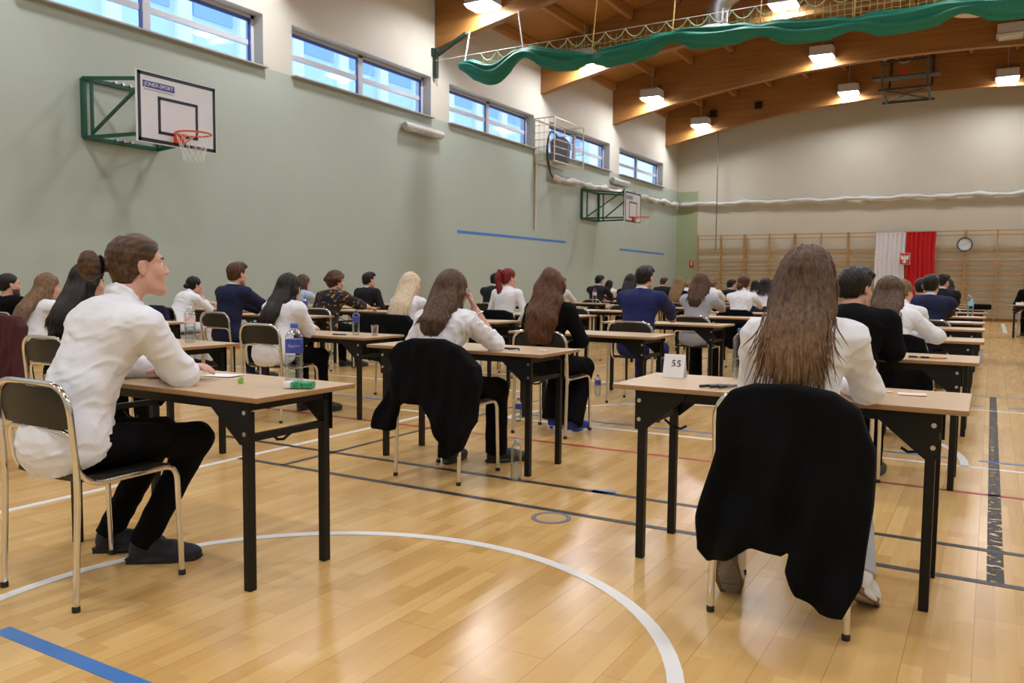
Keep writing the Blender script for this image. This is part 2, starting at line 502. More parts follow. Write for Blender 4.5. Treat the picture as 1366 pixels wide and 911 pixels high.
    F.cap(H(0, 0.083, 0.018), H(0, 0.104, -0.026), 0.0085 * hs, 0.0115 * hs, 0.012)
    F.ell(H(0, 0.064, -0.062), V(0.032, 0.025, 0.03) * hs, Mh, 0.02)
    for s_ in (1, -1): F.ell(H(s_ * 0.012, 0.098, -0.031), V(0.0085, 0.011, 0.008) * hs, Mh, 0.008)
    F.cap(H(-0.02, 0.079, -0.0615), H(0.02, 0.079, -0.0615), 0.0085 * hs, None, 0.008); F.cap(H(-0.017, 0.078, -0.073), H(0.017, 0.078, -0.073), 0.009 * hs, None, 0.007)
    F.cap(H(-0.019, 0.094, -0.0672), H(0.019, 0.094, -0.0672), 0.0035 * hs, None, 0.006, 's')
    for s_ in (1, -1):
        Me = Mh @ rz_(s_ * 0.35) @ rx(0.15)
        F.ell(H(s_ * 0.080, -0.010, -0.006), V(0.0105, 0.019, 0.0315) * hs, Me, 0.006)
        F.ell(H(s_ * 0.091, -0.004, -0.002), V(0.0085, 0.011, 0.019) * hs, Me, 0.004, 's')
    for sd in (1, -1):
        s0, e, w, fd, hd, n, cu = arms[sd]
        F.cap(s0, e, 0.04, 0.036, 0.02); F.cap(e, w, 0.036, 0.0255, 0.012)
        add_hand(F, w, hd, n, sd, cu, 1.0 if not fem else 0.92, 1.0 if h < 0.009 else 1.25)
        s1, k, an, fy, heel = legs[sd]
        fdv = V(-math.sin(fy), math.cos(fy), 0)
        F.cap(s1, k, 0.065, 0.05, 0.02); F.cap(k, an, 0.048, 0.036, 0.02); F.cap(an - V(0, 0, 0.01), an + rz_(fy) @ rx(-heel) @ V(0, 0.10, -0.055), 0.028, 0.02, 0.02)
    me = F.mesh('body')
    bo = link_mesh('body', me, [SKIN(p.get('skin', 0)), simple('eye_dark', (0.02, 0.014, 0.01), 0.25), simple('brow_' + p['hair'][0], HAIRS[p['hair'][0]][0], 0.7),
                                simple('lips', (0.46, 0.17, 0.15), 0.45), simple('stubble', (0.085, 0.055, 0.045), 0.8), simple('eye_white', (0.75, 0.72, 0.7), 0.3)], root)
    n = len(me.polygons)
    if n:
        ce = np.empty(n * 3, F32); me.polygons.foreach_get('center', ce); ce = ce.reshape(-1, 3); L = (ce - hc) @ Mh / hs
        ax_ = np.abs(L[:, 0]); mi = np.zeros(n, np.int32); fr = (L[:, 1] > 0.05)
        mi[fr & (np.abs(L[:, 2] - 0.0265) < 0.0062 - 0.06 * np.maximum(0, ax_ - 0.03)) & (ax_ > 0.014) & (ax_ < 0.05)] = 2
        eye = fr & (((ax_ - 0.0315) / 0.0145) ** 2 + ((L[:, 2] - 0.004) / 0.0085) ** 2 < 1) & (L[:, 1] > 0.06)
        mi[eye] = 5 if h < 0.0075 else 1; mi[eye & (np.abs(ax_ - 0.031) < 0.0065)] = 1
        mi[fr & (np.abs(L[:, 2] + 0.067) < 0.0115) & (ax_ < 0.023) & (L[:, 1] > 0.074)] = 3
        if p.get('beard'):
            bz = (L[:, 2] < -0.045) & (L[:, 2] > -0.13) & (L[:, 1] > -0.01 - 0.4 * (L[:, 2] + 0.045)) & (np.linalg.norm(L, axis=1) < 0.16) & (mi == 0); mi[bz] = 4
        me.polygons.foreach_set('material_index', mi)
    # ---- upper garment
    loose = {'shirt': 0.0, 'suit': 0.012, 'tee': -0.003, 'blazer': 0.012, 'sweater': 0.004}[top] + p.get('loose', 0)
    tm = p['topmat']; th = h * 0.85 if h < 0.0085 else h
    F = Field(np.minimum(lo, V(-0.3, -0.25, 0.40)), hi, th)
    M1 = R1; M2 = rz_(tw) @ R2
    bw = 0.9 if fem else 1.0; bd = p.get('bulk', 1.0)
    if top == 'shirt': F.ell(hip + V(0, -0.01, 0.0), V(0.188 * bd + loose, 0.15 + loose, 0.17), None, 0.03)
    else: F.ell(hip + V(0, -0.005, 0.0), V(0.176 * bd + loose * 0.5, 0.135 + loose * 0.5, 0.16), None, 0.03)
    F.ell(waist, V(0.150 * bw * bd + loose, 0.112 + loose, 0.17 * T), M1, 0.06)
    F.ell(chest, V(0.165 * bw * bd + loose, 0.118 + loose, 0.17 * T), M2, 0.06)
    F.ell(chest + u2 * 0.06 + bk * 0.02, V((sw - 0.015) * bd + loose, 0.098 + loose, 0.105 * T), M2, 0.06)
    if fem: F.ell(chest - bk * 0.075 - u2 * 0.01, V(0.12, 0.06, 0.07), M2, 0.05)
    pr = 0.058 if fem else 0.066
    for sd in (1, -1):
        s0, e, w, fd, hd, n, cu = arms[sd]
        F.cap(neckb + V(0, 0, -0.012) + bk * 0.005, s0 + u2 * 0.012, 0.040 + loose, 0.05 + loose, 0.05)
        F.cap(s0, e, pr + loose, (0.047 if fem else 0.052) + loose * 1.1, 0.035)
        sl = p.get('sleeve', 1.0)
        we = e + (w - e) * (sl - (0.03 if sl == 1 else 0))
        F.cap(e, we, (0.047 if fem else 0.052) + loose * 1.1, (0.038 if fem else 0.040) + loose * (1.4 if top in ('suit', 'blazer') else 1), 0.025, cuts=((we, fd),))
        if top == 'shirt' and sl == 1: F.cap(we - fd * 0.05, we, 0.037 + loose, 0.036 + loose, 0.006, cuts=((we, fd),))
    nk = p.get('neck', 'collar')
    nk_ax = unit(H(0, -0.022, -0.055) - neckb)
    F.cap(neckb + nk_ax * 0.02, neckb + nk_ax * 0.3, nr - 0.006, nr - 0.004, 0.004, 's')      # neck hole
    if nk == 'collar':
        ring = []
        for i in range(15):
            a = 2 * PI * i / 14; lf = 0.018 * (1 if abs(a - PI / 2) > 0.5 else 0)
            ring.append(neckb + M2 @ V(math.cos(a) * (nr + 0.013), math.sin(a) * (nr + 0.016), 0.014 - 0.022 * math.sin(a)))
        for dzz, r_ in ((0, 0.011), (0.012, 0.0095), (0.024, 0.008)):
            q = [c_ + nk_ax * dzz for c_ in ring]
            for i in range(14): F.cap(q[i], q[i + 1], r_, None, 0.006)
    # cloth wrinkles
    sd_ = p.get('seed', 1); amp = p.get('wr', 0.0035 if top in ('shirt',) else 0.0022); ex, ey = arms[1][1], arms[-1][1]
    rs_ = np.random.RandomState(sd_ * 7 + 3); KV = []
    for i in range(7):
        v = rs_.normal(size=3) * V(0.7, 0.7, 1.0); v /= np.linalg.norm(v); KV.append((v * 2 * PI / rs_.uniform(0.07, 0.20), rs_.uniform(0, 6.28)))
    def wr(X, Y, Z):
        q = 0; c_ = 0
        for i, (kv, f0) in enumerate(KV):
            w_ = np.sin(X * kv[0] + Y * kv[1] + Z * kv[2] + f0 + 1.3 * c_)
            c_ = w_ if i % 2 == 0 else c_
            q = q + (np.abs(w_) - 0.6 if i < 4 else 0.5 * w_)
        return amp * 0.62 * q
    F.disp(wr)
    hem = p.get('hem', 0.49)
    F.cut(V(0, 0, hem), V(0, p.get('hemtilt', 0.25), -1))
    nm = {'shirt': 'shirt', 'suit': 'suit_jacket', 'tee': 'top', 'blazer': 'blazer', 'sweater': 'sweater'}[top]
    to = link_mesh(nm, F.mesh(nm), tm, root)
    if p.get('acc'):   # shirt collar and cuffs under a suit
        mb = MB(); ring = [neckb + M2 @ V(math.cos(2 * PI * i / 16) * (nr + 0.009), math.sin(2 * PI * i / 16) * (nr + 0.012), 0.020 - 0.020 * math.sin(2 * PI * i / 16)) for i in range(17)]
        for dzz in (-0.004, 0.003, 0.010): mb.tube([c_ + nk_ax * dzz for c_ in ring], 0.0055, 6)
        mb.build('shirt_collar', M_('white_shirt'), root, True)
    # ---- trousers
    wide = p.get('wide', 0.0); tr = p.get('trmat') or M_('black_trousers')
    F = Field(V(*(np.min(legp, 0) - 0.15)), V(*(np.max([*legp, hip], 0) + V(0.15, 0.16, 0.14))), th * 1.05)
    F.ell(hip + V(0, 0, -0.005), V(0.162, 0.125, 0.10), None, 0.03)
    for sd in (1, -1):
        s1, k, an, fy, heel = legs[sd]
        hemp = an + unit(k - an) * p.get('trhem', -0.03); dn = unit(an - k)
        F.cap(s1, k, 0.088, 0.066 + wide * 0.3, 0.04)
        F.cap(k, hemp + dn * 0.05, 0.064 + wide * 0.3, 0.052 + wide, 0.03, cuts=((hemp, dn),))
    def wt(X, Y, Z): return 0.003 * np.abs(np.sin(Z * 30 + 6 * np.sin(X * 10 + sd_) + Y * 20)) - 0.0015
    F.disp(wt); F.cut(V(0, 0, 0.468), V(0, -3.0, -1) / 3.16) if False else None
    link_mesh('skirt' if p.get('skirt') else 'trousers', F.mesh('trousers'), tr, root)
    # ---- shoes
    sm = p.get('shoemat') or M_('black_shoe')
    for sd in (1, -1):
        s1, k, an, fy, heel = legs[sd]
        fdv = V(-math.sin(fy), math.cos(fy), 0); hl = V(an[0], an[1], 0.0) - fdv * 0.055
        M = rz_(fy) @ rx(-heel); Q = lambda x, y, z: an + M @ V(x, y - 0.055, z - 0.095)
        F = Field(np.min([Q(*c) for c in ((-.07, -.03, -.02), (.07, .31, .15), (-.07, .31, -.02), (.07, -.03, .15), (-.07, -.03, .15))], 0) - 0.02, np.max([Q(*c) for c in ((-.07, -.03, -.02), (.07, .31, .15), (.07, -.03, .15), (-.07, .31, .15))], 0) + 0.02, min(th, 0.009))
        F.cap(Q(0, 0.035, 0.04), Q(0, 0.05, 0.095), 0.042, 0.044, 0.03); F.ell(Q(0, 0.19, 0.03), (0.048, 0.09, 0.04), M, 0.04)
        F.cap(Q(0, 0.05, 0.06), Q(0, 0.16, 0.045), 0.042, 0.04, 0.03); F.ell(Q(0, 0.13, 0.012), (0.052, 0.155, 0.022), M, 0.006)
        F.cap(Q(0, 0.05, 0.10), Q(0, 0.045, 0.16), 0.034, 0.036, 0.004, 's')
        F.cut(Q(0, 0.1, 0.0), M @ V(0, 0, -1))
        so = link_mesh('shoe', F.mesh('shoe'), sm, root)
        if p.get('sole'):
            mb = MB(); pr_ = [(-0.034, 0.0), (0.034, 0.0), (0.04, 0.06), (0.052, 0.18), (0.036, 0.265), (0, 0.285), (-0.036, 0.265), (-0.052, 0.18), (-0.04, 0.06)]
            mb.prism(pr_, Q(0, -0.012, 0.0), M @ V(1, 0, 0), M @ V(0, 1, 0), M @ V(0, 0, 0.022)); mb.build('sole', p['sole'], so)
    # ---- hair
    hair(root, p, H, Mh, hc, hs, neckb, chest, waist, bk, u2, sh, min(h, 0.010) if p.get('hh') is None else p['hh'])
    if p.get('glasses'):
        mb = MB()
        for s_ in (1, -1):
            mb.tube([H(s_ * 0.034 + 0.024 * math.cos(a), 0.098 - 0.2 * abs(0.024 * math.cos(a)), 0.003 + 0.02 * math.sin(a)) for a in np.linspace(0, 2 * PI, 13)], 0.002, 5)
            mb.tube([H(s_ * 0.058, 0.094, 0.008), H(s_ * 0.079, 0.0, 0.008)], 0.002, 5)
        mb.tube([H(-0.01, 0.1, 0.006), H(0.01, 0.1, 0.006)], 0.002, 5); mb.build('glasses', M_('dark_metal'), root, True)
    if p.get('watch'):
        s0, e, w, fd, hd, n, cu = arms[1]; c = w - fd * 0.035; a_ = unit(np.cross(fd, V(0, 0.3, 1))); b_ = np.cross(fd, a_)
        MB().tube([c + (a_ * math.cos(t) + b_ * math.sin(t)) * 0.034 for t in np.linspace(0, 2 * PI, 15)], 0.007, 6).build('watch', M_('chrome'), root, True)
    return root

def hair(root, p, H, Mh, hc, hs, neckb, chest, waist, bk, u2, sh, h):
    col, style = p['hair'][0], p['hair'][1]; o = p['hair'][2] if len(p['hair']) > 2 else {}
    mat = HM(col, style == 'slick'); sd = p.get('seed', 1)
    long_ = style in ('long', 'wavy')
    end = hc + V(0, 0, -1) * o.get('len', 0.45)
    lo = hc - V(0.24, 0.26, 0.2) * 1.0; hi = hc + V(0.24, 0.2, 0.2)
    lo = np.minimum(lo, V(lo[0], hc[1] - 0.42, end[2] - 0.06)) if style in ('long', 'wavy', 'pony', 'bob') else lo
    F = Field(lo, hi, h); g = lambda x, y, z: H(x, y, z)
    def fplane(n_, d_): n_ = unit(V(*n_)); return (H(*(n_ * d_)), Mh @ n_)
    E = lambda c, r, k=0.02, cuts=(): F.ell(H(*c), V(*r) * hs, Mh, k, 'u', cuts)
    wig = lambda X, Y, Z: 0
    if style in ('short', 'curly', 'crop'):
        t = {'short': 0.0125, 'curly': 0.03, 'crop': 0.007}[style] + o.get('vol', 0)
        cuts = (fplane((0, 0.78, -0.62), 0.008), (H(0, 0, -0.05 if style != 'curly' else -0.07), Mh @ V(0, -0.15 if style != 'curly' else 0.25, -1)))
        E((0, -0.016, 0.035), (0.074 + t * 0.8, 0.094 + t, 0.083 + t), 0, cuts)
        E((0, -0.05, -0.02), (0.060 + t * 0.4, 0.054 + t * 0.5, 0.070), 0.02, (fplane((0, 1, -0.35), -0.03), (H(0, 0, -0.052 if style != 'curly' else -0.085), Mh @ V(0, 0.1, -1))))
        if style == 'short': E((0, 0.035, 0.10), (0.066, 0.055, 0.03 + t * 0.6), 0.025); E((0.02, 0.07, 0.085), (0.05, 0.03, 0.022), 0.02)
        if style == 'curly':
            rs = np.random.RandomState(sd)
            for i in range(110):
                v = unit(rs.normal(size=3)); v[2] = abs(v[2]) * 0.9 - 0.35
                if v[1] * 0.75 - v[2] * 0.66 > 0.30: continue
                c = V(0, -0.016, 0.035) + v * V(0.110, 0.130, 0.118); E(c, (0.021, 0.021, 0.021), 0.003)
        # ears stay free
        for s_ in (1, -1):
            if style != 'curly': F.ell(H(s_ * 0.088, 0.0, -0.012), V(0.03, 0.026, 0.03) * hs, Mh, 0.006, 's')
    else:
        cuts = (fplane((0, 0.80, -0.60), o.get('line', 0.014 if style in ('bun', 'pony', 'slick') else 0.024)), (H(0, 0, -0.07), Mh @ V(0, 0.2, -1)))
        t = 0.012 if style in ('bun', 'pony', 'slick') else 0.017
        E((0, -0.016, 0.036), (0.074 + t, 0.094 + t, 0.083 + t), 0, cuts)
        E((0, -0.045, -0.02), (0.064 + t * 0.6, 0.062, 0.08), 0.02, (fplane((0, 1, -0.3), -0.022), (H(0, 0, -0.085), Mh @ V(0, 0.2, -1))))
        if style in ('bun', 'slick'):
            b = o.get('at', (0, -0.125, 0.02)); r = o.get('r', (0.045, 0.04, 0.042))
            F.cap(H(b[0], b[1] * 0.75, b[2]), H(*b), 0.03, 0.03, 0.015); E(b, r, 0.012)
            if style == 'slick':
                for s_ in (1, -1): F.ell(H(s_ * 0.09, 0.006, -0.010), V(0.034, 0.028, 0.038) * hs, Mh, 0.006, 's')
        if style == 'pony':
            b = V(*o.get('at', (0, -0.115, 0.06)))
            pts = [H(*(b * 0.85)), H(b[0], b[1] - 0.03, b[2] + 0.005), H(b[0] + o.get('dx', 0) * 0.4, b[1] - 0.045, b[2] - 0.08), hc + V(o.get('dx', 0), -0.15 * hs, -o.get('len', 0.3) * 0.7), hc + V(o.get('dx', 0), -0.13 * hs, -o.get('len', 0.3))]
            F.chain(pts, [0.022, 0.03, 0.042, 0.036, 0.012], 0.02)
        if style in ('long', 'wavy', 'bob'):
            L = o.get('len', 0.45); w = o.get('w', 0.085); off = o.get('off', 0.142)
            def offc(t_): q = float(np.clip((t_ + 0.02) / 0.17, 0, 1)); return 0.072 + (off - 0.072) * q * q * (3 - 2 * q)
            pts = [H(0, -0.045, 0.05), H(0, -0.072, -0.02), H(0, -0.078, -0.085)]; rs = [w * 0.82, w * 0.92, w * 0.98]
            if L > 0.2:
                d_ = (hc[2] - L); zz = neckb[2] + 0.02
                steps = max(1, int((zz - d_) / 0.06))
                for i in range(0, steps + 1):
                    f = i / steps; z = zz + (d_ - zz) * f; tt = (neckb[2] - z) / max(1e-3, u2[2])
                    pts.append(neckb - u2 * tt + bk * offc(tt)); rs.append(w * (1.06 + 0.06 * math.sin(f * 3) - o.get('tap', 0.2) * f * f))
            else:
                pts.append(hc + V(0, -0.085, -L)); rs.append(w * 0.85)
            F.chain(pts, rs, 0.05, flat=(unit(bk), o.get('flat', 2.7)))
            for s_ in (1, -1):
                q = [H(s_ * 0.062, 0.0, 0.055), H(s_ * 0.083, -0.012, -0.02), H(s_ * 0.08, -0.03, -0.11)]
                r_ = [0.028, 0.028, 0.032]
                if L > 0.2:
                    if o.get('front', {}).get(s_):
                        q += [sh[s_] * 0.45 + neckb * 0.55 - bk * 0.07 + V(0, 0, 0.03), chest * 0.75 + sh[s_] * 0.25 - bk * 0.145 - u2 * 0.05]; r_ += [0.034, 0.018]
                    else:
                        q += [sh[s_] * 0.42 + neckb * 0.58 + bk * 0.075 + V(0, 0, 0.02), chest * 0.72 + sh[s_] * 0.28 + bk * (off - 0.02)]; r_ += [0.034, 0.02]
                else: q[-1] = H(s_ * 0.078, -0.02, -L + 0.0); r_[-1] = 0.024
                F.chain(q, r_, 0.022)
    ph0 = hc + Mh @ V(0, -0.02, 0)
    am = {'short': 0.0042, 'crop': 0.001, 'curly': 0.002}.get(style, 0.0038); wv = 7.0 if style == 'wavy' else 1.6
    def gr(X, Y, Z):
        a = np.arctan2(X - ph0[0], -(Y - ph0[1]) + 0.05)
        if style in ('short', 'crop'): return am * np.sin((X - ph0[0]) * 190 + 14 * np.sin((Y - ph0[1]) * 22) + Z * 60) * np.sin(Z * 130 + (Y - ph0[1]) * 50 + sd)
        if style == 'slick': return 0.0009 * np.sin((Z - ph0[2]) * 210 + 30 * np.abs(X - ph0[0]) + 2 * np.sin((Y - ph0[1]) * 14))
        q = Z * (30 if style == 'wavy' else 9)
        return am * (np.sin(a * 17 + wv * 0.35 * np.sin(q + sd) + sd) + 0.7 * np.sin(a * 41 + wv * 0.5 * np.sin(q * 1.3) + 2 * sd)) + (0.006 * np.sin(q * 1.3 + a * 3) if style == 'wavy' else 0)
    F.disp(gr)
    ho = link_mesh('hair', F.mesh('hair'), mat, root)
    if style in ('long', 'wavy') and h < 0.011:
        # loose strands at the ends
        rs = np.random.RandomState(sd); mb = MB(); N = o.get('strands', 110); L = o.get('len', 0.45); w = o.get('w', 0.085); off = o.get('off', 0.142)
        for i in range(N):
            u = rs.uniform(-1, 1); SL = o.get('slen', L * 1.05); z1 = hc[2] - SL * (rs.uniform(0.62, 1.12) if N > 200 else rs.uniform(0.8, 1.08)); z0 = hc[2] - L * rs.uniform(0.3, 0.55); pts = []
            for j in range(7):
                f = j / 6; z = z0 + (z1 - z0) * f; tt = (neckb[2] - z) / max(1e-3, u2[2])
                q_ = float(np.clip((tt + 0.02) / 0.17, 0, 1)); c = neckb - u2 * tt + bk * (0.072 + (off - 0.072) * q_ * q_ * (3 - 2 * q_) + (w / o.get('flat', 2.7)) * 0.93 * math.sqrt(max(0.05, 1 - (u * 0.96) ** 2)) + rs.uniform(-0.002, 0.003))
                wd = 1.0 if (N < 200 or i % 9) else 1.35
                pts.append(c + V(u * w * wd * (0.98 + (0.25 + o.get('splay', 0)) * f * f) + 0.010 * f * math.sin(f * 4 + i), 0, 0))
            r = rs.uniform(0.0016, 0.0036) if N > 200 else rs.uniform(0.002, 0.0045)
            mb.tube(pts, [r * 0.8, r, r * 1.1, r, r * 0.9, r * 0.6, r * 0.15], 5)
        mb.build('loose_strands', mat, ho, True)
    tie = o.get('tie')
    if style in ('pony', 'slick') and tie is not None:
        c = H(*tie); MB().tube([c + Mh @ V(0.031 * math.cos(a), 0.0, 0.031 * math.sin(a)) for a in np.linspace(0, 2 * PI, 13)], 0.008, 6).build('hair_tie', M_('black_cloth'), ho, True)
# ------------------------------------------------------------------ shared materials
def M_(n): return MATS[n]
simple('white_shirt', (0.79, 0.80, 0.85), 0.75, bump=0.15, bscale=35, sheen=0.1)
simple('pale_blue_shirt', (0.42, 0.52, 0.68), 0.75, bump=0.15, bscale=35)
simple('black_cloth', (0.0042, 0.0042, 0.005), 0.9, bump=0.4, bscale=40, spec=0.1)
simple('black_trousers', (0.004, 0.004, 0.005), 0.9, bump=0.35, bscale=45, spec=0.1)
simple('black_jacket', (0.0032, 0.0032, 0.004), 0.9, bump=0.6, bscale=16, spec=0.12)
simple('navy_suit', (0.010, 0.013, 0.045), 0.8, bump=0.2, bscale=50, spec=0.25)
simple('royal_navy_suit', (0.013, 0.018, 0.095), 0.8, bump=0.2, bscale=50, spec=0.25)
simple('dark_suit', (0.010, 0.011, 0.015), 0.8, bump=0.2, bscale=50, spec=0.25)
simple('grey_blazer', (0.36, 0.37, 0.43), 0.8, bump=0.2, bscale=60)
simple('burgundy_cloth', (0.055, 0.008, 0.011), 0.9, bump=0.4, bscale=120)
simple('denim', (0.30, 0.38, 0.52), 0.85, bump=0.2, bscale=90, vary=0.15, vscale=25)
simple('dark_denim', (0.03, 0.04, 0.09), 0.85, bump=0.2, bscale=90)
simple('pale_jeans', (0.42, 0.43, 0.47), 0.85, bump=0.2, bscale=90)
simple('black_shoe', (0.008, 0.008, 0.010), 0.5, bump=0.1, bscale=80)
simple('navy_shoe', (0.010, 0.012, 0.022), 0.7, bump=0.2, bscale=80)
simple('white_shoe', (0.72, 0.72, 0.76), 0.6)
simple('blue_shoe', (0.02, 0.03, 0.22), 0.7)
simple('brown_shoe', (0.10, 0.04, 0.02), 0.55)
simple('brown_sole', (0.17, 0.11, 0.07), 0.8, bump=0.4, bscale=120)
simple('chrome', (0.80, 0.80, 0.80), 0.14, 1.0)
simple('dark_metal', (0.03, 0.03, 0.03), 0.4, 0.6)
simple('black_plastic', (0.010, 0.009, 0.008), 0.42, bump=0.08, bscale=180)
simple('black_steel', (0.006, 0.006, 0.006), 0.42, spec=0.3)
simple('bolt_steel', (0.6, 0.6, 0.6), 0.3, 1.0)
simple('green_paint', (0.006, 0.075, 0.042), 0.4)
simple('white_paint', (0.78, 0.78, 0.78), 0.45)
simple('line_black', (0.035, 0.033, 0.03), 0.35)
simple('orange_paint', (0.65, 0.07, 0.02), 0.4)
simple('net_white', (0.75, 0.75, 0.72), 0.8)
simple('net_green', (0.50, 0.66, 0.42), 0.8)
simple('paper', (0.85, 0.85, 0.87), 0.8)
simple('pink_paper', (0.85, 0.62, 0.60), 0.8)
simple('cap_blue', (0.03, 0.13, 0.62), 0.4)
simple('cap_light_blue', (0.25, 0.55, 0.75), 0.4)
simple('cap_white', (0.8, 0.8, 0.82), 0.4)
simple('label_blue', (0.04, 0.06, 0.36), 0.5, vary=0.4, vscale=45)
simple('label_pink', (0.75, 0.55, 0.58), 0.5, vary=0.3, vscale=40)
simple('pack_green', (0.03, 0.30, 0.13), 0.5, vary=0.9, vscale=110)
simple('lime', (0.25, 0.55, 0.06), 0.4)
simple('yellow_plastic', (0.75, 0.48, 0.03), 0.4)
simple('frame_wood', (0.50, 0.285, 0.10), 0.45, vary=0.15, vscale=30, stretch=(1, 1, 0.1))
simple('galvanised', (0.42, 0.43, 0.45), 0.32, 1.0)
simple('beige_metal', (0.62, 0.55, 0.42), 0.5)
simple('speaker_grey', (0.07, 0.07, 0.09), 0.5)
simple('rope_tan', (0.62, 0.42, 0.12), 0.8)
simple('dark_grey_metal', (0.05, 0.055, 0.05), 0.45)
simple('lamp_grey', (0.55, 0.55, 0.56), 0.45)
simple('window_frame', (0.62, 0.63, 0.68), 0.4)
simple('flag_white', (0.78, 0.78, 0.84), 0.8)
simple('flag_red', (0.55, 0.008, 0.010), 0.8)
simple('gold', (0.7, 0.45, 0.08), 0.4)
simple('sign_red', (0.6, 0.03, 0.03), 0.5)
simple('clock_face', (0.75, 0.78, 0.85), 0.4)
glassy('pet', (0.93, 0.96, 0.98), 0.35, 0.05)
glassy('water', (0.90, 0.95, 0.97), 0.22, 0.02)
glassy('pane', (0.80, 0.88, 0.98), 0.12, 0.02)
glassy('clear_plastic', (0.85, 0.86, 0.88), 0.45, 0.1)

def parquet():
    m, nt, b = nmat('parquet')
    L = nt.links.new
    tc = nt.nodes.new('ShaderNodeTexCoord')
    mp = nt.nodes.new('ShaderNodeMapping'); mp.inputs['Rotation'].default_value = (0, 0, PI / 2)
    L(tc.outputs['Object'], mp.inputs['Vector'])
    br = nt.nodes.new('ShaderNodeTexBrick')
    br.offset = 0.37; br.offset_frequency = 2; br.squash = 1.0
    br.inputs['Color1'].default_value = (0.0, 0.0, 0.0, 1); br.inputs['Color2'].default_value = (1, 1, 1, 1); br.inputs['Mortar'].default_value = (0.1, 0.1, 0.1, 1)
    br.inputs['Scale'].default_value = 1.0; br.inputs['Mortar Size'].default_value = 0.0006; br.inputs['Brick Width'].default_value = 0.46; br.inputs['Row Height'].default_value = 0.064
    L(mp.outputs['Vector'], br.inputs['Vector'])
    br2 = nt.nodes.new('ShaderNodeTexBrick'); br2.offset = 0.5
    br2.inputs['Color1'].default_value = (0, 0, 0, 1); br2.inputs['Color2'].default_value = (1, 1, 1, 1); br2.inputs['Mortar'].default_value = (0.5, 0.5, 0.5, 1)
    br2.inputs['Scale'].default_value = 1.0; br2.inputs['Mortar Size'].default_value = 0.0011; br2.inputs['Brick Width'].default_value = 2.2; br2.inputs['Row Height'].default_value = 0.192
    L(mp.outputs['Vector'], br2.inputs['Vector'])
    nz = nt.nodes.new('ShaderNodeTexNoise'); nz.inputs['Scale'].default_value = 5; nz.inputs['Detail'].default_value = 6
    mp2 = nt.nodes.new('ShaderNodeMapping'); mp2.inputs['Scale'].default_value = (7, 0.5, 1); L(tc.outputs['Object'], mp2.inputs['Vector']); L(mp2.outputs['Vector'], nz.inputs['Vector'])
    mx = nt.nodes.new('ShaderNodeMix'); mx.data_type = 'RGBA'; mx.inputs['Factor'].default_value = 0.30
    L(br.outputs['Color'], mx.inputs['A']); L(br2.outputs['Color'], mx.inputs['B'])
    mx2 = nt.nodes.new('ShaderNodeMix'); mx2.data_type = 'RGBA'; mx2.inputs['Factor'].default_value = 0.32
    L(mx.outputs['Result'], mx2.inputs['A']); L(nz.outputs['Fac'], mx2.inputs['B'])
    rp = nt.nodes.new('ShaderNodeValToRGB'); e = rp.color_ramp.elements
    e[0].position = 0.10; e[0].color = (0.53, 0.30, 0.095, 1); e[1].position = 0.90; e[1].color = (0.73, 0.485, 0.195, 1)
    x = e.new(0.5); x.color = (0.64, 0.395, 0.14, 1)
    L(mx2.outputs['Result'], rp.inputs['Fac'])
    mx3 = nt.nodes.new('ShaderNodeMix'); mx3.data_type = 'RGBA'; mx3.blend_type = 'MULTIPLY'
    L(br2.outputs['Fac'], mx3.inputs['Factor']); L(rp.outputs['Color'], mx3.inputs['A']); mx3.inputs['B'].default_value = (0.55, 0.5, 0.45, 1)
    L(mx3.outputs['Result'], b.inputs['Base Color'])
    rn = nt.nodes.new('ShaderNodeMapRange'); rn.inputs['To Min'].default_value = 0.16; rn.inputs['To Max'].default_value = 0.30
    L(nz.outputs['Fac'], rn.inputs['Value']); L(rn.outputs['Result'], b.inputs['Roughness'])
    bp = nt.nodes.new('ShaderNodeBump'); bp.inputs['Strength'].default_value = 0.04; bp.inputs['Distance'].default_value = 0.003
    L(mx.outputs['Result'], bp.inputs['Height']); L(bp.outputs['Normal'], b.inputs['Normal'])
    sock(b, ['Specular IOR Level', 'Specular'], 0.5)
    return m

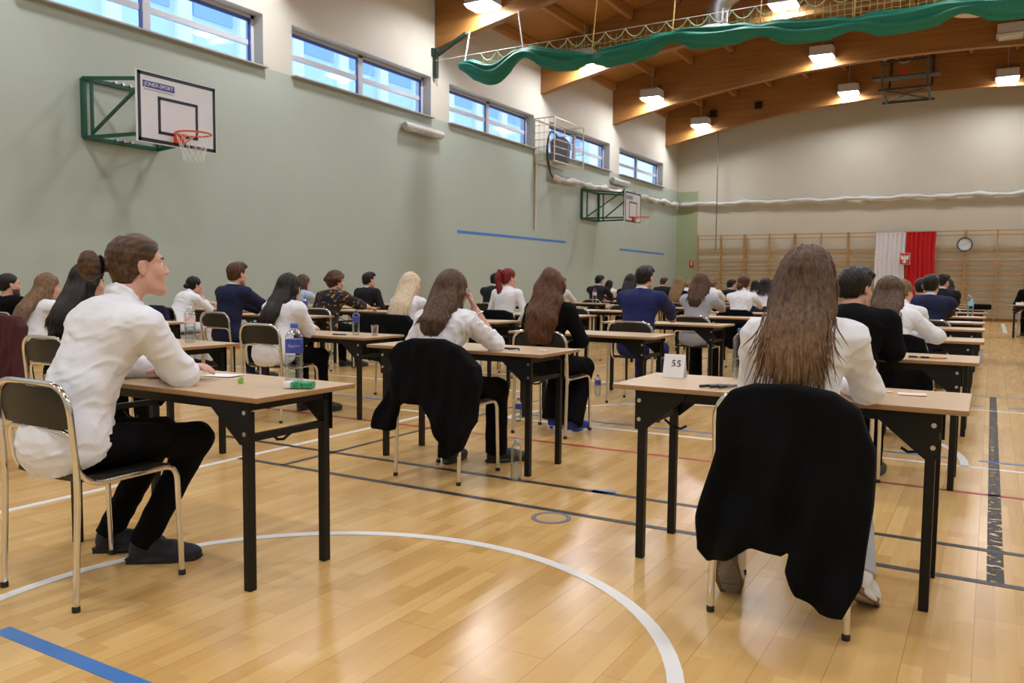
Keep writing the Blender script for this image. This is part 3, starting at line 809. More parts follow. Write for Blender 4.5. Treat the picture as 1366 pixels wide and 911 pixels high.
def wood(name, c0, c1, axis='Y', rough=0.5, sc=1.0):
    """laminated timber: long grain along the axis, faint lamella lines and knots"""
    m, nt, b = nmat(name); L = nt.links.new
    tc = nt.nodes.new('ShaderNodeTexCoord'); mp = nt.nodes.new('ShaderNodeMapping')
    mp.inputs['Scale'].default_value = {'X': (0.35 * sc, 6 * sc, 6 * sc), 'Y': (6 * sc, 0.35 * sc, 6 * sc), 'Z': (6 * sc, 6 * sc, .35 * sc)}[axis]
    n = nt.nodes.new('ShaderNodeTexNoise'); n.inputs['Scale'].default_value = 2.2; n.inputs['Detail'].default_value = 6
    L(tc.outputs['Object'], mp.inputs['Vector']); L(mp.outputs['Vector'], n.inputs['Vector'])
    vo = nt.nodes.new('ShaderNodeTexVoronoi'); vo.inputs['Scale'].default_value = 2.3; L(tc.outputs['Object'], vo.inputs['Vector'])
    r = nt.nodes.new('ShaderNodeValToRGB'); e = r.color_ramp.elements
    e[0].position = .3; e[0].color = (*c0, 1); e[1].position = .7; e[1].color = (*c1, 1); L(n.outputs['Fac'], r.inputs['Fac'])
    k = nt.nodes.new('ShaderNodeValToRGB'); k.color_ramp.elements[0].position = 0.03; k.color_ramp.elements[0].color = (.45, .4, .35, 1); k.color_ramp.elements[1].position = .06; k.color_ramp.elements[1].color = (1, 1, 1, 1)
    L(vo.outputs['Distance'], k.inputs['Fac'])
    mx = nt.nodes.new('ShaderNodeMix'); mx.data_type = 'RGBA'; mx.blend_type = 'MULTIPLY'; mx.inputs['Factor'].default_value = 1
    L(r.outputs['Color'], mx.inputs['A']); L(k.outputs['Color'], mx.inputs['B']); L(mx.outputs['Result'], b.inputs['Base Color'])
    b.inputs['Roughness'].default_value = rough
    MATS[name] = m
    return m
wood('glulam', (0.28, 0.118, 0.026), (0.38, 0.175, 0.045), 'X')
wood('deck_wood', (0.33, 0.15, 0.036), (0.43, 0.21, 0.06), 'X')
wood('purlin_wood', (0.34, 0.16, 0.045), (0.44, 0.22, 0.07), 'Y')
wood('desk_top', (0.55, 0.385, 0.23), (0.61, 0.44, 0.27), 'X', 0.33, 3.0)
simple('desk_edge', (0.36, 0.20, 0.085), 0.4)

def plaster(name, lower, upper, zline, axis_cut=None):
    """two-colour painted plaster: lower paint up to the dado line, upper paint above it"""
    m, nt, b = nmat(name); L = nt.links.new
    tc = nt.nodes.new('ShaderNodeTexCoord'); sp = nt.nodes.new('ShaderNodeSeparateXYZ'); L(tc.outputs['Object'], sp.inputs[0])
    g = nt.nodes.new('ShaderNodeMath'); g.operation = 'GREATER_THAN'; g.inputs[1].default_value = zline; L(sp.outputs['Z'], g.inputs[0])
    f = g.outputs[0]
    if axis_cut is not None:
        g2 = nt.nodes.new('ShaderNodeMath'); g2.operation = 'GREATER_THAN'; g2.inputs[1].default_value = axis_cut; L(sp.outputs['X'], g2.inputs[0])
        mxx = nt.nodes.new('ShaderNodeMath'); mxx.operation = 'MAXIMUM'; L(f, mxx.inputs[0]); L(g2.outputs[0], mxx.inputs[1]); f = mxx.outputs[0]
    mx = nt.nodes.new('ShaderNodeMix'); mx.data_type = 'RGBA'; L(f, mx.inputs['Factor']); mx.inputs['A'].default_value = (*lower, 1); mx.inputs['B'].default_value = (*upper, 1)
    n = nt.nodes.new('ShaderNodeTexNoise'); n.inputs['Scale'].default_value = 1.4; n.inputs['Detail'].default_value = 5; L(tc.outputs['Object'], n.inputs['Vector'])
    rp = nt.nodes.new('ShaderNodeMapRange'); rp.inputs['To Min'].default_value = 0.94; rp.inputs['To Max'].default_value = 1.05; L(n.outputs['Fac'], rp.inputs['Value'])
    mu = nt.nodes.new('ShaderNodeMix'); mu.data_type = 'RGBA'; mu.blend_type = 'MULTIPLY'; mu.inputs['Factor'].default_value = 1
    L(mx.outputs['Result'], mu.inputs['A']); L(rp.outputs['Result'], mu.inputs['B']); L(mu.outputs['Result'], b.inputs['Base Color'])
    b.inputs['Roughness'].default_value = 0.55
    n2 = nt.nodes.new('ShaderNodeTexNoise'); n2.inputs['Scale'].default_value = 90; L(tc.outputs['Object'], n2.inputs['Vector'])
    bp = nt.nodes.new('ShaderNodeBump'); bp.inputs['Strength'].default_value = 0.06; bp.inputs['Distance'].default_value = 0.01; L(n2.outputs['Fac'], bp.inputs['Height']); L(bp.outputs['Normal'], b.inputs['Normal'])
    MATS[name] = m
    return m

# ------------------------------------------------------------------ the hall
XL, XR, YB, YE = -10.9, 7.14, -6.0, 31.6
zb = lambda x: 7.42 - 1.12 * ((x + 1.88) / 9.02) ** 2           # underside of the arched beams
zd = lambda x: zb(x) + 1.28                                      # underside of the roof deck
BEAMS = [30.2, 25.2, 20.25, 15.3, 10.35, 5.4, 0.45, -4.5]
def struct(o): return tag(o, kind='structure')

struct(MB().box(((XL + XR) / 2, (YB + YE) / 2, -0.1), (XR - XL + 1, YE - YB + 1, 0.2)).build('floor', parquet()))
SILL, HEAD = 4.78, 5.66
WIN = [(1.2, 5.35), (6.05, 10.2), (10.87, 15.05), (15.76, 19.78), (20.65, 24.9), (25.7, 29.9)]
GREEN, CREAM = (0.405, 0.46, 0.405), (0.61, 0.58, 0.51)
wl = MB(); tW = 0.42; xw = XL - tW / 2
wl.box((xw, (YB + YE) / 2, SILL / 2), (tW, YE - YB, SILL)); wl.box((xw, (YB + YE) / 2, (HEAD + 9) / 2), (tW, YE - YB, 9 - HEAD))
yy = YB
for a, b in WIN + [(YE, YE)]:
    wl.box((xw, (yy + a) / 2, (SILL + HEAD) / 2), (tW, a - yy, HEAD - SILL)); yy = b
struct(wl.build('wall_left', plaster('wall_left_paint', GREEN, CREAM, SILL - 0.005)))
struct(MB().box(((XL + XR) / 2, YE + 0.15, 4.5), (XR - XL + 0.8, 0.3, 9)).build('wall_end', plaster('wall_end_paint', (0.36, 0.42, 0.26), (0.60, 0.56, 0.46), 4.75, -10.05)))
struct(MB().box((XR + 0.15, (YB + YE) / 2, 4.5), (0.3, YE - YB, 9)).build('wall_right', plaster('wall_right_paint', GREEN, CREAM, SILL)))
struct(MB().box(((XL + XR) / 2, YB - 0.15, 4.5), (XR - XL + 0.8, 0.3, 9)).build('wall_back', plaster('wall_back_paint', GREEN, CREAM, SILL)))
struct(MB().box((XL + 0.011, (YB + YE) / 2, 0.05), (0.022, YE - YB, 0.10)).build('baseboard_left', M_('purlin_wood')))
struct(MB().box(((XL + XR) / 2, YE - 0.011, 0.05), (XR - XL, 0.022, 0.10)).build('baseboard_end', M_('purlin_wood')))
xs = np.linspace(XL - 0.4, XR + 0.4, 37)
mb = MB(); P = [[(x, y, zd(x)) for x in xs] for y in (YB - 0.2, YE + 0.2)]; P2 = [[(x, y, zd(x) + 0.2) for x in xs] for y in (YB - 0.2, YE + 0.2)]
mb.grid(P); mb.grid(P2); struct(mb.build('ceiling', M_('deck_wood')))
for i, y in enumerate(BEAMS):
    mb = MB(); xb = np.linspace(XL, XR, 33); w = 0.11
    poly = [(x, zb(x)) for x in xb] + [(x, zd(x) - 0.002) for x in xb[::-1]]
    mb.prism(poly, (0, y - w, 0), (1, 0, 0), (0, 0, 1), (0, 2 * w, 0))
    o = struct(mb.build('roof_beam', M_('glulam')))
    mb = MB()
    px = [XL + 0.06] + [XL + 1.38 + 1.235 * k for k in range(13)] + [XR - 0.06]
    for x in px: mb.box((x, y - 0.128, zd(x) - 0.15), (0.14, 0.035, 0.2))
    mb.build('joist_hanger', M_('dark_grey_metal'), o)
ys = sorted(BEAMS + [YE, YB])
for k, x in enumerate(px):
    for a, b in zip(ys[:-1], ys[1:]):
        if b < 4: continue
        a2 = a + (0.11 if a != YB else 0); b2 = b - (0.11 if b != YE else 0)
        struct(MB().box((x, (a2 + b2) / 2, zd(x) - 0.13), (0.12, b2 - a2, 0.22)).build('roof_purlin', M_('purlin_wood')))

# windows: recessed frames, mullion, transom, four panes each
for i, (a, b) in enumerate(WIN):
    w = struct(empty('window_%d' % (i + 1), (XL - 0.26, (a + b) / 2, SILL)))
    hw, hh = (b - a) / 2, HEAD - SILL
    f = MB(); s = 0.06
    f.box((0, 0, s / 2), (0.08, 2 * hw, s)); f.box((0, 0, hh - s / 2), (0.08, 2 * hw, s))
    for yq in (-hw + s / 2, 0, hw - s / 2): f.box((0, yq, hh / 2), (0.08, s if yq else 0.13, hh))
    f.box((0, 0, hh * 0.47), (0.074, 2 * hw - 0.02, 0.085))
    f.build('window_frame', M_('window_frame'), w)
    g = MB()
    for yq in (-hw / 2, hw / 2):
        for z0, z1 in ((s, hh * 0.47 - 0.04), (hh * 0.47 + 0.04, hh - s)): g.box((-0.01, yq, (z0 + z1) / 2), (0.012, hw - 0.14, z1 - z0))
    g.build('pane', M_('pane'), w)
    gk = MB()
    for yq in (-hw / 2, hw / 2):
        gk.box((0.03, yq, hh - s - 0.03), (0.03, hw - 0.14, 0.06)); gk.box((0.03, yq + hw / 2 - 0.1, hh / 2), (0.02, 0.05, hh - 0.12))
    gk.build('gasket', simple('gasket_blue', (0.03, 0.06, 0.30), 0.4), w)
    MB().box((0.20, 0, -0.012), (0.34, 2 * hw + 0.06, 0.024)).build('window_sill', simple('sill_grey', (0.42, 0.41, 0.42), 0.5), w)

# pale building across the yard, seen through the windows
bo = struct(empty('facade_opposite', (-19, 14, 0)))
bl = MB(); bl.box((-3, 0, 6), (1.0, 64, 12)); bl.build('facade_wall', simple('facade_paint', (0.62, 0.77, 0.94), 0.7), bo)
bl = MB(); br_ = MB(); rs = random.Random(3)
for k in range(26):
    y = -30 + 2.35 * k
    bl.box((-2.42, y, 6), (0.18, 0.5, 12))
    for z in (4.2, 7.2, 10.0): br_.box((-2.49, y + 1.15, z), (0.1, 1.5, 1.6))
bl.build('facade_pier', simple('pier_white', (0.88, 0.90, 0.92), 0.6), bo)
br_.build('facade_glazing', simple('facade_glass', (0.30, 0.48, 0.78), 0.15), bo)

# ------------------------------------------------------------------ court markings (paint on the floor, a millimetre thick)
def worn_paint():
    m, nt, b = nmat('court_worn'); L = nt.links.new; b.inputs['Base Color'].default_value = (0.022, 0.022, 0.024, 1); b.inputs['Roughness'].default_value = 0.5
    out = [n for n in nt.nodes if n.type == 'OUTPUT_MATERIAL'][0]; tc = nt.nodes.new('ShaderNodeTexCoord')
    n = nt.nodes.new('ShaderNodeTexNoise'); n.inputs['Scale'].default_value = 26; n.inputs['Detail'].default_value = 5; L(tc.outputs['Object'], n.inputs['Vector'])
    r = nt.nodes.new('ShaderNodeValToRGB'); r.color_ramp.elements[0].position = 0.42; r.color_ramp.elements[1].position = 0.47; L(n.outputs['Fac'], r.inputs['Fac'])
    t = nt.nodes.new('ShaderNodeBsdfTransparent'); mx = nt.nodes.new('ShaderNodeMixShader'); L(r.outputs['Color'], mx.inputs[0]); L(t.outputs[0], mx.inputs[1]); L(b.outputs[0], mx.inputs[2]); L(mx.outputs[0], out.inputs['Surface'])
    return m
def strip(a, b, w, mat, name='court_line'):
    a, b = Vector((*a, 0)), Vector((*b, 0)); return struct(MB().bar(a + Vector((0, 0, 0.0008)), b + Vector((0, 0, 0.0008)), w, 0.0016).build(name, mat))
def arc(c, r, w, a0, a1, mat, n=72):
    mb = MB(); P = []
    for i in range(n + 1):
        t = a0 + (a1 - a0) * i / n; P.append([(c[0] + (r - w / 2) * math.cos(t), c[1] + (r - w / 2) * math.sin(t), 0.0016), (c[0] + (r + w / 2) * math.cos(t), c[1] + (r + w / 2) * math.sin(t), 0.0016)])
    mb.grid(P); return struct(mb.build('court_line', mat))
lw, lb, lr, lbl, lgy = simple('court_white', (0.78, 0.77, 0.74), 0.35), simple('court_black', (0.03, 0.03, 0.032), 0.4, vary=0.5, vscale=60), simple('court_red', (0.42, 0.035, 0.025), 0.4), simple('court_blue', (0.06, 0.19, 0.50), 0.4), simple('court_grey', (0.25, 0.26, 0.28), 0.4)
strip((-4.22, 3.70), (2.6, 3.70), 0.045, lb); strip((-4.9, 4.165), (2.6, 4.165), 0.045, lb)
strip((-3.83, 3.70), (-3.83, 16), 0.035, lb); strip((-4.225, -4), (-4.225, 5.95), 0.05, lw); strip((-4.6, 5.9), (-4.1, 5.9), 0.05, lw)
strip((-8.6, 5.29), (5, 5.29), 0.04, lr); strip((-3.55, 6.05), (5, 6.05), 0.05, lw)
for a, b in ((-8.6, -3.9), (-3.5, -0.2), (-0.02, 0.34), (0.5, 2.2)): strip((a, 6.3), (b, 6.3), 0.04, lbl)
strip((-9, 8.9), (5, 8.9), 0.04, lw); strip((-9, 10.05), (5, 10.05), 0.04, lgy); strip((-10, 7.6), (-4.2, 7.6), 0.04, lw)
for a, b in ((-0.35, -0.02), (0.2, 0.5), (0.7, 1.1)): strip((a, 9.2), (b, 9.2), 0.05, lbl)
strip((0.066, 3.72), (0.066, 10.05), 0.062, worn_paint())
strip((0.35, 24), (0.35, 30), 0.10, lw); strip((-0.1, 14.5), (-0.1, 17.5), 0.05, lgy)
arc((-1.885, 1.82), 1.22, 0.052, 0, 2 * PI, lw); arc((-1.84, 6.05), 1.74, 0.05, 0, PI, lw)
strip((-2.80, 1.445), (-1.2, 1.445), 0.055, lbl); strip((-1.90, 4.17), (-1.765, 4.195), 0.07, lbl, 'tape_mark')
plug = empty('floor_socket', (-1.846, 3.574, 0), 0, 'round floor socket lid with grey ring set into parquet', 'floor socket')
MB().lathe([(0.078, 0.0), (0.078, 0.003), (0.10, 0.003), (0.10, 0.0)], 36, cap=False).build('ring', simple('ring_grey', (0.16, 0.17, 0.19), 0.5), plug)
MB().lathe([(0.076, 0.0), (0.076, 0.002)], 36).build('lid', M_('purlin_wood') if False else simple('lid_wood', (0.55, 0.36, 0.15), 0.35), plug)

# blue tape lines on the left wall
for a, b, za, zb_ in ((16.1, 21.8, 2.335, 2.345), (25.85, 30.2, 2.29, 2.27)):
    struct(MB().bar((XL + 0.003, a, za), (XL + 0.003, b, zb_), 0.006, 0.06).build('wall_line', simple('tape_blue', (0.05, 0.20, 0.60), 0.5)))
# ------------------------------------------------------------------ hall equipment
def text(name, s, size, mat, parent, loc, rot, ext=0.001):
    c = bpy.data.curves.new(name, 'FONT'); c.body = s; c.size = size; c.extrude = ext; c.align_x = 'CENTER'; c.align_y = 'CENTER'
    tmp = bpy.data.objects.new(name, c); me = bpy.data.meshes.new_from_object(tmp); bpy.data.objects.remove(tmp); me.materials.clear()
    o = link_mesh(name, me, mat, parent, False); o.location = loc; o.rotation_euler = rot
    return o

# ceiling luminaires
lens = emit('lamp_lens', (0.965, 0.985, 1.02), 136.0); lens_side = emit('lamp_lens_side', (0.965, 0.985, 1.02), 14.0)
LX = [-9.45, -4.42, 0.13, 4.9]
pos_words = {0: 'beside the left wall', 1: 'left of the hall centre', 2: 'right of the hall centre', 3: 'near the right side'}
bw_ = ['farthest beam', 'second farthest beam', 'third farthest beam', 'beam carrying the green net', 'fifth beam from far wall', 'sixth beam from far wall', 'seventh beam from far wall', 'eighth beam from far wall']
proto = None
def lamp():
    r = empty('ceiling_lamp')
    mb = MB()
    mb.prism([(-0.30, 0.10), (0.30, 0.10), (0.30, 0.32), (-0.30, 0.32)], (0, -0.25, 0), (1, 0, 0), (0, 0, 1), (0, 0.5, 0))
    mb.build('housing', simple('lamp_housing', (0.62, 0.62, 0.64), 0.4), r)
    mb = MB()
    a = [(-.30, -.25, .06), (.30, -.25, .06), (.30, .25, .06), (-.30, .25, .06)]; b = [(-.26, -.21, 0), (.26, -.21, 0), (.26, .21, 0), (-.26, .21, 0)]
    mb.add(a + b, [(0, 1, 5, 4), (1, 2, 6, 5), (2, 3, 7, 6), (3, 0, 4, 7)]); mb.add(b, [(3, 2, 1, 0)], 1); mb.build('lens', [lens_side, lens], r)
    mb = MB(); mb.add([(-.32, -.27, .062), (.32, -.27, .062), (.32, .27, .062), (-.32, .27, .062), (-.28, -.24, .11), (.28, -.24, .11), (.28, .24, .11), (-.28, .24, .11)], [(0, 1, 2, 3), (4, 5, 6, 7), (0, 1, 5, 4), (1, 2, 6, 5), (2, 3, 7, 6), (3, 0, 4, 7)]); mb.build('rim', M_('lamp_grey'), r)
    MB().box((0.25, 0, 0.37), (0.1, 0.09, 0.1)).build('bracket', M_('dark_grey_metal'), r)
    MB().cyl((0, 0, 0.32), (0, 0, 1.3), 0.008, 6).build('hanger_rod', M_('lamp_grey'), r)
    return r
for bi, y in enumerate(BEAMS):
    for li, x in enumerate(LX):
        if proto is None: proto = lamp(); o = proto
        else: o = copy_tree(proto)
        z = {0: 6.86, 1: 7.50, 2: 7.46, 3: 6.95}[li]
        o.location = (x, y - 0.42, z)
        if bi == 1 and li == 2:
            for c_ in o.children:
                if c_.name.startswith('lens'): c_.data = c_.data.copy(); c_.data.materials[0] = c_.data.materials[1] = simple('lamp_lens_off', (0.6, 0.6, 0.58), 0.3)
        tag(o, ('unlit ' if bi == 1 and li == 2 else '') + 'white box lamp hung %s at the %s' % (pos_words[li], bw_[bi]), 'ceiling lamp', 'box lamps along the roof beams')

# basketball backboards on the left wall, facing the court
def backboard(name_loc, y0, y1, X, z0, z1, my0, my1, mz0, mz1, label, logo):
    r = empty('basketball_backboard', (XL, (y0 + y1) / 2, z0), 0, label, 'basketball hoop')
    D = X - XL; W = y1 - y0; Hh = z1 - z0; o = lambda y, z: (y - (y0 + y1) / 2, z - z0)
    MB().bbox((D, 0, Hh / 2), (0.03, W, Hh), 0.004).build('board', simple('board_white', (0.74, 0.75, 0.80), 0.35), r)
    mb = MB(); t = 0.045; f = D + 0.0165
    for z in (t / 2 + 0.012, Hh - t / 2 - 0.012): mb.box((f, 0, z), (0.003, W - 0.024, t))
    for y in (-W / 2 + t / 2 + 0.012, W / 2 - t / 2 - 0.012): mb.box((f, y, Hh / 2), (0.003, t, Hh - 0.024))
    tw_, th_ = 0.59 * W / 1.25, 0.45 * Hh / 0.92; zc = 0.155
    for z in (zc, zc + th_): mb.box((f, 0, z), (0.003, tw_ + 0.04, 0.04))
    for y in (-tw_ / 2, tw_ / 2): mb.box((f, y, zc + th_ / 2), (0.003, 0.04, th_))
    mb.build('board_marking', simple('marking_navy', (0.010, 0.016, 0.03), 0.4), r)
    lg = MB().box((f + 0.001, -W / 2 + 0.33, Hh - 0.165), (0.002, 0.48, 0.085)).build('sponsor_strip', simple('logo_blue', (0.04, 0.05, 0.30), 0.4), r)
    text('sponsor_name', '·JONEX-SPORT·', 0.068, M_('white_paint'), r, (f + 0.004, -W / 2 + 0.33, Hh - 0.165), (PI / 2, 0, PI / 2))
    text('sponsor_line', 'PRODUCENT SPRZĘTU SPORTOWEGO', 0.026, simple('logo_grey', (0.3, 0.3, 0.34), 0.5), r, (f + 0.004, -W / 2 + 0.33, Hh - 0.235), (PI / 2, 0, PI / 2))
    mb = MB(); g = 0.03
    a0, b0 = o(my0, mz0); a1, b1 = o(my1, mz1)
    for y in (a0, a1): mb.bar((0.03, y, b0), (0.03, y, b1), 0.06)
    for z in (b0, b1):
        for y in (a0, a1): mb.bar((0.03, y, z), (D - 0.02, y * 0.62, min(max(z, 0.1), Hh - 0.06)), 0.045)
        mb.bar((0.03, a0, z), (0.03, a1, z), 0.05); mb.bar((D - 0.04, a0 * 0.62, min(max(z, 0.1), Hh - 0.06)), (D - 0.04, a1 * 0.62, min(max(z, 0.1), Hh - 0.06)), 0.045)
    for y in (a0, a1):
        q = lambda f_, z: (0.03 + (D - 0.06) * f_, y + (y * 0.62 - y) * f_, z)
        mb.bar(q(0.12, b0), q(0.12, b1), 0.035); mb.bar(q(0.93, b0 + 0.05), q(0.93, b1 - 0.02), 0.035); mb.bar(q(0.12, b0 + 0.05), q(0.93, b1 - 0.06), 0.035)
    mb.build('mount_frame', M_('green_paint'), r)
    mb = MB()
    for z in (b0, b1):
        for k in (-1, 0, 1): mb.cyl((0.02, (a0 * 0.5 + a1 * 0.5) + k * 0.12, z + 0.035), (0.075, (a0 * .5 + a1 * .5) + k * 0.12, z + 0.035), 0.022, 8)
    mb.build('mount_bolt', M_('bolt_steel'), r)
    mb = MB().box((D + 0.04, 0, 0.12), (0.05, 0.16, 0.13)); rc = Vector((D + 0.31, 0, 0.16)); R = 0.225
    mb.tube([rc + Vector((R * math.cos(t), R * math.sin(t), 0)) for t in np.linspace(0, 2 * PI, 33)], 0.012, 8)
    mb.bar((D + 0.03, -0.06, 0.06), (D + 0.16, -0.14, 0.155), 0.014); mb.bar((D + 0.03, 0.06, 0.06), (D + 0.16, 0.14, 0.155), 0.014)
    rim = mb.build('rim', M_('orange_paint'), r)
    mb = MB(); n = 12; lv = [(R, 0.0), (0.19, -0.11), (0.16, -0.2), (0.135, -0.29), (0.13, -0.36)]
    for k in range(n):
        for sgn in (1, -1):
            mb.tube([rc + Vector((q * math.cos(2 * PI * (k + sgn * i * 0.5) / n), q * math.sin(2 * PI * (k + sgn * i * 0.5) / n), z)) for i, (q, z) in enumerate(lv)], 0.0028, 4)
    mb.build('hoop_net', M_('net_white'), rim)
    return r
backboard('', 6.83, 8.08, -9.6, 2.935, 3.85, 6.93, 8.10, 3.09, 3.89, 'large basketball backboard on left wall nearest the camera, green frame and orange rim', True)
backboard('', 22.75, 24.0, -9.45, 2.97, 3.88, 22.8, 24.05, 3.11, 3.97, 'smaller looking far basketball backboard on left wall, below the caged loudspeaker', True)

# folded ceiling-hung backboard
r = empty('ceiling_backboard', (-2.55, 28.3, 7.0), 0, 'dark folded basketball backboard frame hung under the far roof beams', 'basketball hoop')
mb = MB()
for x in (-0.62, 0.62):
    mb.bar((x, 1.75, 1.2), (x, 1.4, 0.55), 0.07); mb.bar((x, -0.9, 0.95), (x, -0.4, 0.2), 0.07); mb.bar((x, -0.9, 1.6), (x, -0.9, 0.95), 0.09); mb.bar((x, -0.4, 0.2), (x, 0.9, 0.0), 0.07); mb.bar((x, 1.75, 1.6), (x, 1.75, 1.2), 0.07)
mb.bar((-0.62, -0.9, 0.85), (0.62, -0.9, 0.85), 0.05); mb.bar((-0.75, 0.9, 0.0), (0.75, 0.9, 0.0), 0.07); mb.bar((-0.75, -0.3, 0.16), (0.75, -0.3, 0.16), 0.07)
mb.bar((-0.7, -0.3, 0.16), (0.7, 0.9, 0.0), 0.04); mb.bar((0.7, -0.3, 0.16), (-0.7, 0.9, 0.0), 0.04)
mb.build('folding_frame', M_('dark_grey_metal'), r)
Mt = Matrix.Rotation(0.12, 3, 'X')
MB().bbox((0, -0.05, 0.55), (1.85, 1.05, 0.05), 0.006, M=Mt).build('board', simple('board_grey_back', (0.045, 0.05, 0.05), 0.5), r)
mb = MB(); mb.box((0, -0.62, 0.62), (0.2, 0.12, 0.12)); mb.build('rim_plate', M_('sign_red'), r)
MB().tube([(0.225 * math.cos(t), -0.9, 1.0 + 0.225 * math.sin(t)) for t in np.linspace(0, 2 * PI, 29)], 0.014, 6).build('rim', simple('rim_pale', (0.6, 0.5, 0.45), 0.5), r)

# bundled green divider curtain with netting, hung from cords under a beam
r = empty('divider_curtain', (-10.2, 14.8, 5.5), 0, 'bundled green divider curtain with netting slung across under the roof beam', 'curtain')
pts = [(-9.95, 5.74), (-9.75, 5.72), (-9.45, 5.58), (-9.15, 5.46), (-8.85, 5.55), (-8.62, 5.78), (-8.40, 5.86), (-8.1, 5.72), (-7.6, 5.58), (-7.0, 5.50), (-6.5, 5.50), (-5.8, 5.55), (-5.28, 5.72), (-4.9, 5.64), (-4.4, 5.58), (-3.69, 5.60), (-3.1, 5.48), (-2.6, 5.44), (-2.16, 5.47), (-1.6, 5.40), (-1.1, 5.42), (-0.58, 5.53), (0.0, 5.42), (0.6, 5.38), (1.3, 5.5), (2.0, 5.38), (2.8, 5.5), (3.6, 5.38), (4.4, 5.5), (5.2, 5.4), (6.2, 5.5)]
Pn = np.array(pts); xx = np.linspace(-9.98, 6.2, 300); zz = np.interp(xx, Pn[:, 0], Pn[:, 1]); zz = np.convolve(np.pad(zz, 4, 'edge'), np.ones(9) / 9, 'valid')
rows = []; ties = [-8.42, -6.9, -5.28, -3.69, -2.16, -0.58, 1.3, 2.8, 4.4]
for x, z in zip(xx, zz):
    d = min(abs(x - t) for t in ties); tight = 1 - 0.42 * math.exp(-(d / 0.22) ** 2); en = min(1, 0.35 + (x + 9.98) / 0.5)
    row = []
    for k in range(40):
        a = 2 * PI * k / 40; fold = 1 + 0.20 * math.sin(4 * a + 1.3 * x) * math.sin(x * 1.7 + a) + 0.13 * math.sin(7 * a - 1.1 * x) + 0.05 * math.sin(13 * a + 2 * x)
        low = max(0, -math.sin(a)); ry_ = 0.15 * tight * en * fold; rz2 = (0.145 + 0.06 * low * (1 if d > 0.3 else 0.5)) * tight * en * fold
        row.append((x + 10.2, ry_ * math.cos(a), z - 5.5 + rz2 * math.sin(a) - 0.0))
    rows.append(row + [row[0]])
MB().grid(rows).build('bundle', simple('curtain_green', (0.006, 0.20, 0.135), 0.55, bump=0.3, bscale=6), r, True)
zt = lambda x: 5.92 + (x + 9.9) * 0.012
mb = MB(); mb.tube([(x + 10.2, 0, zt(x) - 5.5) for x in np.linspace(-10.6, 6.9, 30)], 0.006, 5)
mb.build('top_wire', simple('wire', (0.6, 0.6, 0.58), 0.5), r)
mb = MB(); step = 0.30; xg = np.arange(-9.5, 6.2, 0.12)
for x0 in np.arange(-9.45, 6.0, step * 1.35):
    mb.tube([(x0 + 10.2 + step * 1.35 * t, 0, zt(x0) - 5.5 - 0.17 * (1 - (2 * t - 1) ** 2)) for t in np.linspace(0, 1, 7)], 0.011, 4)
for x in xg:
    z0 = np.interp(x, xx, zz) + 0.1; z1 = zt(x) - 0.1 - 0.05 * math.sin(x * 7)
    if z1 > z0: mb.tube([(x + 10.2, 0, z0 - 5.5), (x + 10.2 + 0.02 * math.sin(x * 9), 0.01, (z0 + z1) / 2 - 5.5), (x + 10.2, 0, z1 - 5.5)], 0.007, 3)
for dz in (0.08, 0.17, 0.26, 0.35, 0.44):
    q = []
    for x in xg:
        z = zt(x) - 0.12 - dz + 0.025 * math.sin(x * 26)
        if z > np.interp(x, xx, zz) + 0.05: q.append((x + 10.2, 0, z - 5.5))
        else:
            if len(q) > 2: mb.tube(q, 0.007, 3)
            q = []
    if len(q) > 2: mb.tube(q, 0.007, 3)
mb.build('netting', M_('net_green'), r)
for t in ties[1:]: MB().tube([(t + 10.2, 0, np.interp(t, xx, zz) - 5.5 + 0.05), (t + 10.2, 0.3, zb(t) - 5.5 + 0.1)], 0.013, 5).build('hanging_cord', M_('rope_tan'), r)
MB().tube([(-9.85 + 10.2, 0, 0.25), (-9.95 + 10.2, 0.35, zb(-9.95) - 5.5)], 0.012, 5).build('pull_cord', M_('net_white'), r); MB().tube([(-8.42 + 10.2, 0, 0.35), (-8.75 + 10.2, 0.35, zb(-8.75) - 5.5)], 0.012, 5).build('pull_cord', M_('net_white'), r)
r = empty('net_bracket', (XL, 15.15, 6.0), 0, 'dark green folding net bracket on left wall under the beam end', 'bracket')
mb = MB(); mb.bar((0.06, 0, -0.35), (0.06, 0, 0.28), 0.09); mb.bar((0.06, 0, 0.12), (0.85, 0, 0.5), 0.07); mb.box((0.03, 0, 0.2), (0.06, 0.2, 0.16)); mb.build('arm', simple('bracket_green', (0.006, 0.03, 0.02), 0.5), r)
MB().cyl((0.02, 0.12, -0.5), (0.02, 0.12, 0.2), 0.015, 6).build('rod', M_('lamp_grey'), r)

# round air diffusers with silver duct
def diffuser(x, y, z, label, elbow):
    r = empty('air_diffuser', (x, y, z), 0, label, 'air diffuser', 'round air diffusers under the roof')
    MB().lathe([(0.02, 0.03), (0.12, -0.02), (0.13, 0.02), (0.24, -0.03), (0.25, 0.02), (0.36, -0.02), (0.37, 0.03), (0.50, 0.0), (0.51, 0.03), (0.42, 0.10), (0.25, 0.14)], 40, cap=False).build('cone_plate', simple('diffuser_paint', (0.66, 0.62, 0.54), 0.45), r)
    p = fillet([(0, 0, 0.1), (0, 0, 0.62), (elbow, 0.05, 0.95), (elbow * 3, 0.05, 1.02)], 0.3, 5)
    MB().tube(p, 0.2, 20).build('duct', M_('galvanised'), r, True, 40)
diffuser(-4.84, 16.1, 5.98, 'round air diffuser with silver elbow duct above the green curtain', 0.6)
diffuser(-0.36, 16.1, 5.80, 'round air diffuser at the top right edge above the curtain', 0.6)

